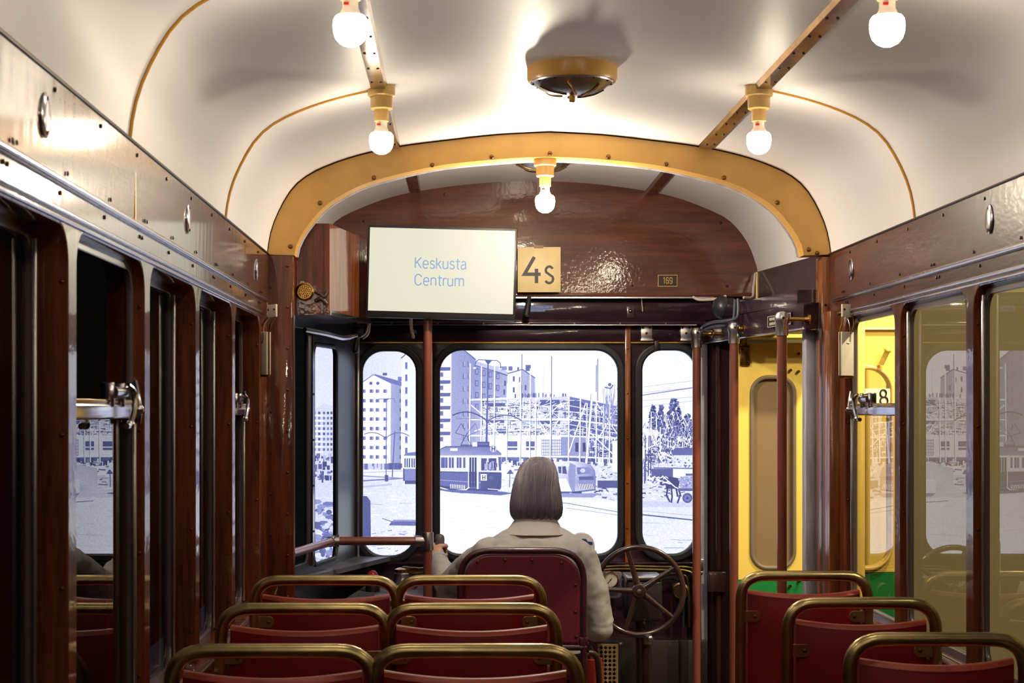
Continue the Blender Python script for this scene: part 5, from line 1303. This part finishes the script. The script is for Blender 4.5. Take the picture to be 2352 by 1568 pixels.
m.tube([q, q + V((.004, -.03, -.002)), q + V((.006, -.055, -.004))], [.010, .014, .012], 14); m.ball(q + V((.006, -.056, -.004)), .0135); m.build('crank_grip', M_STEEL, t, label='worn steel crank grip')
m = MB(); m.tube([Mw @ V((0, 0, -.02)), Mw @ V((0, 0, -.125))], .017, 14); m.build('shaft', M_BAKELITE, t)
# brake column and gearbox behind
c2 = P(1478, 1345, 7.18)
t = thing('brake_gearbox', (c2.x, 7.2, 0), 'dark metal gearbox column standing behind the handwheel', 'gearbox')
m = MB(); m.box(X(1437, 7.1), X(1522, 7.1), 7.1, 7.26, Z(1425, 7.15), Z(1328, 7.15), bev=.018, seg=3); m.build('housing', M_CABPAINT, t)
m = MB(); m.box(X(1437, 7.1), X(1522, 7.1), 7.09, 7.27, Z(1330, 7.15), Z(1319, 7.15), bev=.008); m.build('lid', M_STEEL, t)
m = MB(); m.lathe([(.05, Z(1420, 7.18)), (.05, Z(1408, 7.18)), (.035, Z(1400, 7.18))][::-1], Matrix.Translation((c2.x, 7.18, 0)), 20)
m.lathe([(.034, 0), (.034, Z(1432, 7.18)), (.04, Z(1425, 7.18)), (.04, Z(1415, 7.18))], Matrix.Translation((c2.x, 7.18, 0)), 20); m.build('column', M_BAKELITE, t)
t = thing('floor_pipe', (X(1484, 7.0), 7.05, 0), 'dark upright pipe below the handwheel', 'pipe')
m = MB(); m.tube([(X(1484, 7.05), 7.05, 0), (X(1484, 7.05), 7.05, Z(1470, 7.05))], .018, 14); m.build('tube', M_BAKELITE, t)
m = MB(); m.lathe([(.024, 0), (.024, .03), (.018, .034)], Matrix.Translation((X(1484, 7.05), 7.05, Z(1478, 7.05))), 16); m.build('collar', M_STEEL, t)
# lower front bulkhead
m = MB(); m.box(X(1370, 7.4), 1.10, 7.40, 7.5, 0, Z(1470, 7.4), bev=.004)
trim(m, M_CABPAINT, 'dark lower panel under the right windscreen pane')
# gauge
c = P(1402, 1331, 7.2)
t = thing('pressure_gauge', c, 'round white pressure gauge left of the handwheel', 'gauge')
Mg = face_M(c, (0, -1, 0))
m = MB(); m.lathe([(.034, -.03), (.034, .004), (.030, .009), (.0285, .004)], Mg, 32); m.build('case', M_BRASS, t)
m = MB(); m.lathe([(.0288, .0), (.0288, .0045), (0, .0046)], Mg, 32); dl = m.build('dial', M_DIAL, t, label='white dial')
m = MB(); m.box(-.001, .001, -.010, .022, .005, .0062, M=Mg @ Matrix.Rotation(math.radians(140), 4, 'Z')); m.lathe([(.003, .0045), (.003, .0065)], Mg, 10); m.build('needle', M_INK, dl)
m = MB()
for i in range(17):
    a = math.radians(-45 + 270 * i / 16); m.box(-.0006, .0006, .020, .0262, .0046, .0052, M=Mg @ Matrix.Rotation(a - math.pi / 2 + math.pi / 2, 4, 'Z'))
m.build('scale', M_INK, dl)
m = MB(); m.plate(rrect(X(1380, 7.23), X(1428, 7.23), Z(1373, 7.23), Z(1312, 7.23), (.02, .02, .01, .01)), [], .012, XZ(7.225), bev=.002); m.build('mounting_plate', M_SHELF, t)
m = MB(); m.box(c.x - .02, c.x + .02, 7.23, 7.49, c.z - .06, c.z - .03); m.build('stay', M_DARKGREY, t)
# pipes across the front
for ip, (pa, pb, y, mt, nm) in enumerate(((1296, 1302, 7.44, M_PIPE, 'topmost of the pipes below the right windscreen sill'), (1303, 1309, 7.42, M_PIPE, 'second pipe down below the right windscreen sill'), (1311, 1316, 7.43, M_PIPE, 'third pipe down below the right windscreen sill'), (1321, 1326, 7.45, M_DARKGREY, 'lowest dark pipe below the right windscreen sill'))):
    yc_ = (pa + pb) / 2; pts = [P(1370, yc_ + 6, y), P(1400, yc_ + 2, y), P(1440, yc_ + 1, y), P(1520, yc_ + 3, y), P(1588 - 12 * ip, yc_ + 5, y), P(1604 - 12 * ip, yc_ + 26, y), P(1606 - 12 * ip, 1440, y)]
    m = MB(); m.tube(smooth_path(pts, 5), .0075, 10)
    tag(m.build('air_pipe', mt, at=pts[0]), nm, 'pipe', 'pipes across the cab front')
for a, b in (((1405, 1318), (1440, 1336)), ((1405, 1338), (1440, 1352))):
    m = MB(); m.tube(smooth_path([P(a[0], a[1], 7.38), P((a[0] + b[0]) / 2, (a[1] + b[1]) / 2 + 2, 7.37), P(b[0], b[1], 7.30)]), .007, 8)
    tag(m.build('hose', M_DARKGREY, at=P(a[0], a[1], 7.3)), 'short dark hose slanting into the gearbox, %s' % ('upper one' if a[1] == 1318 else 'lower one'), 'hose')
# brass round grille
c = P(1563, 1357, 7.25); Mg = face_M(c, (-.2, -1, 0))
t = thing('round_grille', c, 'round brass grille half hidden behind the handwheel rim', 'grille')
m = MB(); m.lathe([(.036, -.02), (.036, .003), (.030, .006), (.028, .002), (0, .002)], Mg, 32); m.build('ring', M_PIPE, t)
m = MB()
for rr, nn in ((0, 1), (.008, 6), (.0155, 12), (.022, 16)):
    for i in range(nn):
        a = 2 * math.pi * i / nn; m.lathe([(.0025, .002), (.0025, .0032)], Mg @ Matrix.Translation((rr * math.cos(a), rr * math.sin(a), 0)), 8)
m.build('grille_holes', M_INK, t)
m = MB(); m.tube([c + V((0, .01, 0)), V((c.x, 7.49, c.z))], .015, 10); m.build('stem', M_DARKGREY, t)
# perforated heater cover
yh2 = 7.30
t = thing('heater_cover', (X(1390, yh2), yh2, 0), 'cream perforated metal heater cover at the foot of the front wall', 'heater cover')
x0, x1, z0, z1 = X(1352, yh2), X(1420, yh2), .05, Z(1478, yh2)
holes = []
nx_ = 6; step = (x1 - x0 - .016) / nx_
nz = int((z1 - z0 - .016) / step)
def quatre(cx_, cz, r):
    o = []
    for k in range(4):
        for j in range(4):
            a = math.radians(90 * k - 60 + 40 * j); o.append((cx_ + r * .55 * math.cos(math.radians(90 * k)) + r * .5 * math.cos(a), cz + r * .55 * math.sin(math.radians(90 * k)) + r * .5 * math.sin(a)))
    return o
for i in range(nx_):
    for j in range(nz):
        holes.append(quatre(x0 + .008 + step * (i + .5), z1 - .008 - step * (j + .5), step * .40))
m = MB(); m.plate([(x0, z0), (x1, z0), (x1, z1), (x0, z1)], holes, .003, XZ(yh2)); m.build('grille', M_CREAMMETAL, t)
m = MB(); m.box(x0 - .004, x1 + .004, yh2 + .03, yh2 + .19, 0, z1 - .004); m.build('heater_box', M_INK, t)
# ------------------------------------------------------------------ the driver, seated, seen from behind
def fuse(m, voxel, name, mat, parent, smooth=4, displace=0, dscale=.08, label=None):
    bmesh.ops.recalc_face_normals(m.bm, faces=m.bm.faces)
    me = bpy.data.meshes.new('tmp'); m.bm.to_mesh(me); m.bm.free()
    o = bpy.data.objects.new('tmp', me); COL.objects.link(o)
    r = o.modifiers.new('r', 'REMESH'); r.mode = 'VOXEL'; r.voxel_size = voxel
    s = o.modifiers.new('s', 'SMOOTH'); s.iterations = smooth; s.factor = .5
    if displace:
        tx = bpy.data.textures.new('folds', 'CLOUDS'); tx.noise_scale = dscale
        d = o.modifiers.new('d', 'DISPLACE'); d.texture = tx; d.strength = displace; d.mid_level = .5
    dg = bpy.context.evaluated_depsgraph_get(); dg.update()
    new = bpy.data.meshes.new_from_object(o.evaluated_get(dg))
    bpy.data.objects.remove(o); bpy.data.meshes.remove(me)
    b = MB(); b.bm.from_mesh(new); bpy.data.meshes.remove(new)
    return b.build(name, mat, parent, angle=80, label=label)
def ring(cx, cy, cz, rx, ry, n=28, p=2.0, tilt=0):
    out = []
    for i in range(n):
        a = 2 * math.pi * i / n; c, s = math.cos(a), math.sin(a)
        out.append(V((cx + rx * math.copysign(abs(c) ** (2 / p), c), cy + ry * math.copysign(abs(s) ** (2 / p), s), cz + tilt * c)))
    return out
def finger(m, pts, r0=.0092, r1=.0068):
    q = smooth_path(pts, 4); m.tube(q, [r0 + (r1 - r0) * i / (len(q) - 1) for i in range(len(q))], 10); m.ball(q[-1], r1, u=10, v=8); m.ball(q[0], r0, u=10, v=8)
drv = thing('person', (.31, 6.66, .50), 'person with a grey-brown bob and beige jacket, seated at the controls, seen from behind', 'person')
TX = .312
SHL, ELL, WRL = V((.125, 6.62, .895)), V((-.030, 6.845, .745)), V((-.074, 6.99, .838))
SHR, ELR, WRR = V((.485, 6.61, .885)), V((.553, 6.635, .600)), V((.43, 6.86, .60))
LH = V((hx, hy, Z(1266, hy)))
m = MB()
m.loft([ring(TX, 6.655, .505, .17, .12), ring(TX, 6.645, .60, .16, .115), ring(TX, 6.625, .75, .155, .108), ring(TX, 6.61, .87, .175, .11), ring(TX, 6.612, .945, .15, .092), ring(TX, 6.62, .985, .085, .068), ring(TX + .004, 6.635, 1.015, .056, .056), ring(TX + .006, 6.65, 1.06, .052, .054), ring(TX + .006, 6.66, 1.09, .05, .055)])
HC = V((TX + .008, 6.672, 1.142))
m.ball(HC + V((0, -.012, .025)), (.074, .090, .085)); m.ball(HC + V((0, .022, -.035)), (.060, .066, .075)); m.ball(HC + V((0, .045, -.085)), (.034, .036, .024))
m.tube([HC + V((0, .088, .02)), HC + V((0, .108, -.028)), HC + V((0, .090, -.036))], [.009, .014, .010], 10)
m.ball(HC + V((0, .083, -.066)), (.024, .012, .006)); m.ball(HC + V((0, .082, -.076)), (.021, .011, .006))
for s in (-1, 1):
    m.ball(HC + V((s * .074, -.004, -.012)), (.010, .020, .032)); m.ball(HC + V((s * .032, .074, .018)), (.024, .014, .010)); m.ball(HC + V((s * .042, .058, -.03)), (.022, .022, .018))
for a, b_, c_, r in ((SHL, ELL, WRL, .043), (SHR, ELR, WRR, .043)):
    m.tube([a, a.lerp(b_, .5), b_], [.042, .040, .037], 14); m.tube([b_, b_.lerp(c_, .35), c_], [.037, .038, .027], 14); m.ball(a, .043); m.ball(b_, .037)
# left hand closed round the crank knob stem
m.tube([WRL, WRL.lerp(LH, .6) + V((-.006, -.012, .004)), LH + V((-.030, -.016, 0))], [.026, .030, .030], 14)
m.ball(LH + V((-.030, -.012, 0)), (.018, .032, .040))
for k in range(4):
    z = .027 - k * .0185; e = (.0, .002, .0, -.003)[k]
    finger(m, [LH + V((-.032, .008, z)), LH + V((-.020, .030 + e, z)), LH + V((.006, .033 + e, z - .001)), LH + V((.025, .020 + e, z - .003)), LH + V((.027, .004, z - .004))], .0094, .0076)
finger(m, [LH + V((-.022, -.026, .012)), LH + V((-.004, -.030, .024)), LH + V((.018, -.024, .026)), LH + V((.029, -.010, .022))], .0108, .0088)
# right hand relaxed on the lap
RH = V((.395, 6.93, .612))
m.tube([WRR, WRR.lerp(RH, .6)], [.026, .030], 14); m.ball(WRR.lerp(RH, .85), (.038, .042, .016))
for k in range(4):
    x = .026 - k * .0175; l = (.060, .070, .066, .052)[k]
    finger(m, [RH + V((x, .010, 0)), RH + V((x - .004, .010 + l * .5, .004)), RH + V((x - .008, .010 + l * .85, -.008)), RH + V((x - .010, .010 + l, -.018))], .0090, .0068)
finger(m, [RH + V((-.030, -.028, 0)), RH + V((-.044, -.005, .004)), RH + V((-.048, .022, -.002))], .0105, .008)
for s, kx in ((-1, .215), (1, .405)):
    hp_, kn, an = V((TX + s * .085, 6.66, .565)), V((kx, 7.06, .555)), V((kx + s * .01, 7.10, .11))
    m.tube([hp_, hp_.lerp(kn, .5), kn], [.078, .068, .052], 16); m.tube([kn, kn.lerp(an, .3), an], [.052, .050, .032], 16); m.ball(kn, .053)
    m.tube([an, an + V((0, .06, -.05)), an + V((0, .15, -.072))], [.036, .036, .026], 12)
body = fuse(m, .0042, 'body', M_SKIN, drv, 3)
# face details
for s in (-1, 1):
    m = MB(); m.ball(HC + V((s * .031, .080, .008)), (.013, .010, .0085)); e = m.build('eye', M_CARD, body)
    m = MB(); m.ball(HC + V((s * .031, .0885, .008)), (.0055, .003, .0055)); m.build('iris', M_INK, e)
# jacket
m = MB()
m.loft([ring(TX, 6.645, .50, .185, .135, p=2.3), ring(TX, 6.64, .60, .175, .130, p=2.3), ring(TX, 6.622, .75, .178, .126, p=2.3), ring(TX, 6.61, .85, .205, .128, p=2.3), ring(TX, 6.608, .905, .205, .120, p=2.2), ring(TX, 6.610, .945, .180, .104), ring(TX, 6.615, .972, .132, .088), ring(TX, 6.622, .992, .098, .076), ring(TX + .003, 6.630, 1.004, .080, .070)])
m.ball(SHL + V((.012, 0, -.002)), (.068, .074, .062)); m.ball(SHL, (.058, .066, .058)); m.ball(SHR + V((-.012, 0, 0)), (.066, .074, .060))
m.tube([SHL + V((.01, 0, -.005)), SHL.lerp(ELL, .5) + V((0, 0, -.012)), ELL + V((.008, -.005, -.022))], [.066, .066, .066], 18)
m.ball(ELL + V((.010, -.008, -.034)), (.060, .062, .066)); m.ball(ELL + V((.03, -.03, -.06)), (.045, .055, .045))
m.tube([ELL, ELL.lerp(WRL, .4), ELL.lerp(WRL, .92)], [.058, .053, .040], 18)
m.tube([SHR, SHR.lerp(ELR, .5) + V((.010, -.01, 0)), ELR + V((.008, -.012, .012))], [.066, .068, .064], 18)
m.ball(ELR + V((.004, -.010, .0)), (.062, .066, .058))
m.tube([ELR, ELR.lerp(WRR, .45), ELR.lerp(WRR, .93)], [.058, .052, .042], 18)
jk = fuse(m, .0062, 'jacket', M_JACKET, drv, 5, displace=.016, dscale=.075)
m = MB()      # turned-down collar
m.loft([ring(TX, 6.617, .964, .131, .1015, 36), ring(TX, 6.621, .990, .102, .083, 36), ring(TX + .003, 6.630, 1.014, .086, .076, 36), ring(TX + .004, 6.636, 1.034, .078, .072, 36), ring(TX + .004, 6.638, 1.036, .072, .066, 36), ring(TX + .004, 6.634, 1.015, .074, .066, 36)], cap=False)
cl = m.build('collar', M_JACKET, jk, angle=80)
m = MB(); m.tube([q + V((0, 0, 0)) for q in ring(TX, 6.617, .965, .1315, .102, 36)], .0022, 6, closed=True); m.build('collar_seam', simple('jacket_seam', rgb(120, 104, 88), rough=.9), cl)
for a, b_, nm in ((ELL, WRL, 'cuff'), (ELR, WRR, 'cuff')):
    m = MB(); d_ = (b_ - a); m.tube([a + d_ * .86, a + d_ * .88, a + d_ * .97, a + d_ * .98], [.041, .043, .0415, .036], 18); m.build(nm, M_JACKET, jk)
# trousers and shoes
m = MB()
m.loft([ring(TX, 6.655, .50, .182, .132), ring(TX, 6.65, .58, .18, .13), ring(TX, 6.64, .64, .17, .125)])
for s, kx in ((-1, .215), (1, .405)):
    hp_, kn, an = V((TX + s * .085, 6.66, .572)), V((kx, 7.06, .555)), V((kx + s * .01, 7.10, .13))
    m.tube([hp_, hp_.lerp(kn, .5), kn], [.084, .076, .062], 18); m.tube([kn, kn.lerp(an, .3), an], [.062, .060, .050], 18); m.ball(kn, .063)
fuse(m, .008, 'trousers', M_TROUSER, drv, 3)
for s, kx in ((-1, .215), (1, .405)):
    m = MB(); an = V((kx + s * .01, 7.10, 0)); m.loft([ring(an.x, an.y + .045, .0, .040, .115, p=2.5), ring(an.x, an.y + .045, .035, .044, .120, p=2.5), ring(an.x, an.y + .03, .07, .040, .09), ring(an.x, an.y - .005, .115, .036, .044)]); m.build('shoe', M_BLACK, drv)
# hair: bob with a parting
HX, HY = TX + .006, 6.652
HR = [(1.265, .006, .010), (1.262, .025, .034), (1.254, .042, .058), (1.241, .057, .080), (1.221, .069, .094), (1.197, .077, .102), (1.165, .085, .107), (1.125, .093, .110), (1.085, .0995, .110), (1.055, .1005, .105), (1.035, .097, .096), (1.018, .080, .083)]
def hair_pt(f, ang, off=0.0):
    i = min(int(f), len(HR) - 2); t = f - i
    z, rx, ry = [HR[i][q] + (HR[i + 1][q] - HR[i][q]) * t for q in range(3)]
    op = math.radians(0 if z > 1.215 else min(58, (1.215 - z) * 900))
    a = math.pi / 2 + op + (2 * math.pi - 2 * op) * ang
    sh = .010 * max(0, (z - 1.16) / .1)
    return V((HX + sh + (rx + off) * math.cos(a), HY + (ry + off) * math.sin(a), z))
RH_ = random.Random(11)
m = MB(); NA = 96
lock = [.0035 * math.sin(i * .9 + 1.7 * math.sin(i * .23)) + RH_.uniform(-.0015, .0015) for i in range(NA + 1)]
m.loft([[hair_pt(f, i / NA, lock[i] * min(1, f / 5)) - V((0, 0, (abs(lock[i]) * .8) if f > 10.4 else 0)) for i in range(NA + 1)] for f in [k * .5 for k in range(2 * len(HR) - 1)]], closed=False)
md = m
o = md.build('hair', M_HAIR, drv, angle=80)
so = o.modifiers.new('thickness', 'SOLIDIFY'); so.thickness = .012; so.offset = -1
m = MB()
for k in range(620):
    a0 = RH_.random(); f0 = RH_.uniform(.3, 3.5); f1 = RH_.uniform(9.2, 11); dr = RH_.uniform(-.012, .012); off = RH_.uniform(.0005, .0035)
    pts = [hair_pt(f0 + (f1 - f0) * j / 9, min(.995, max(.005, a0 + dr * j / 9)), off + .001 * math.sin(j + k)) for j in range(10)]
    m.tube(pts, [.0013] * 8 + [.0011, .0005], 4, cap=False)
hs = m.build('hair_strands', M_HAIR, o, angle=80); hs['kind'] = 'stuff'
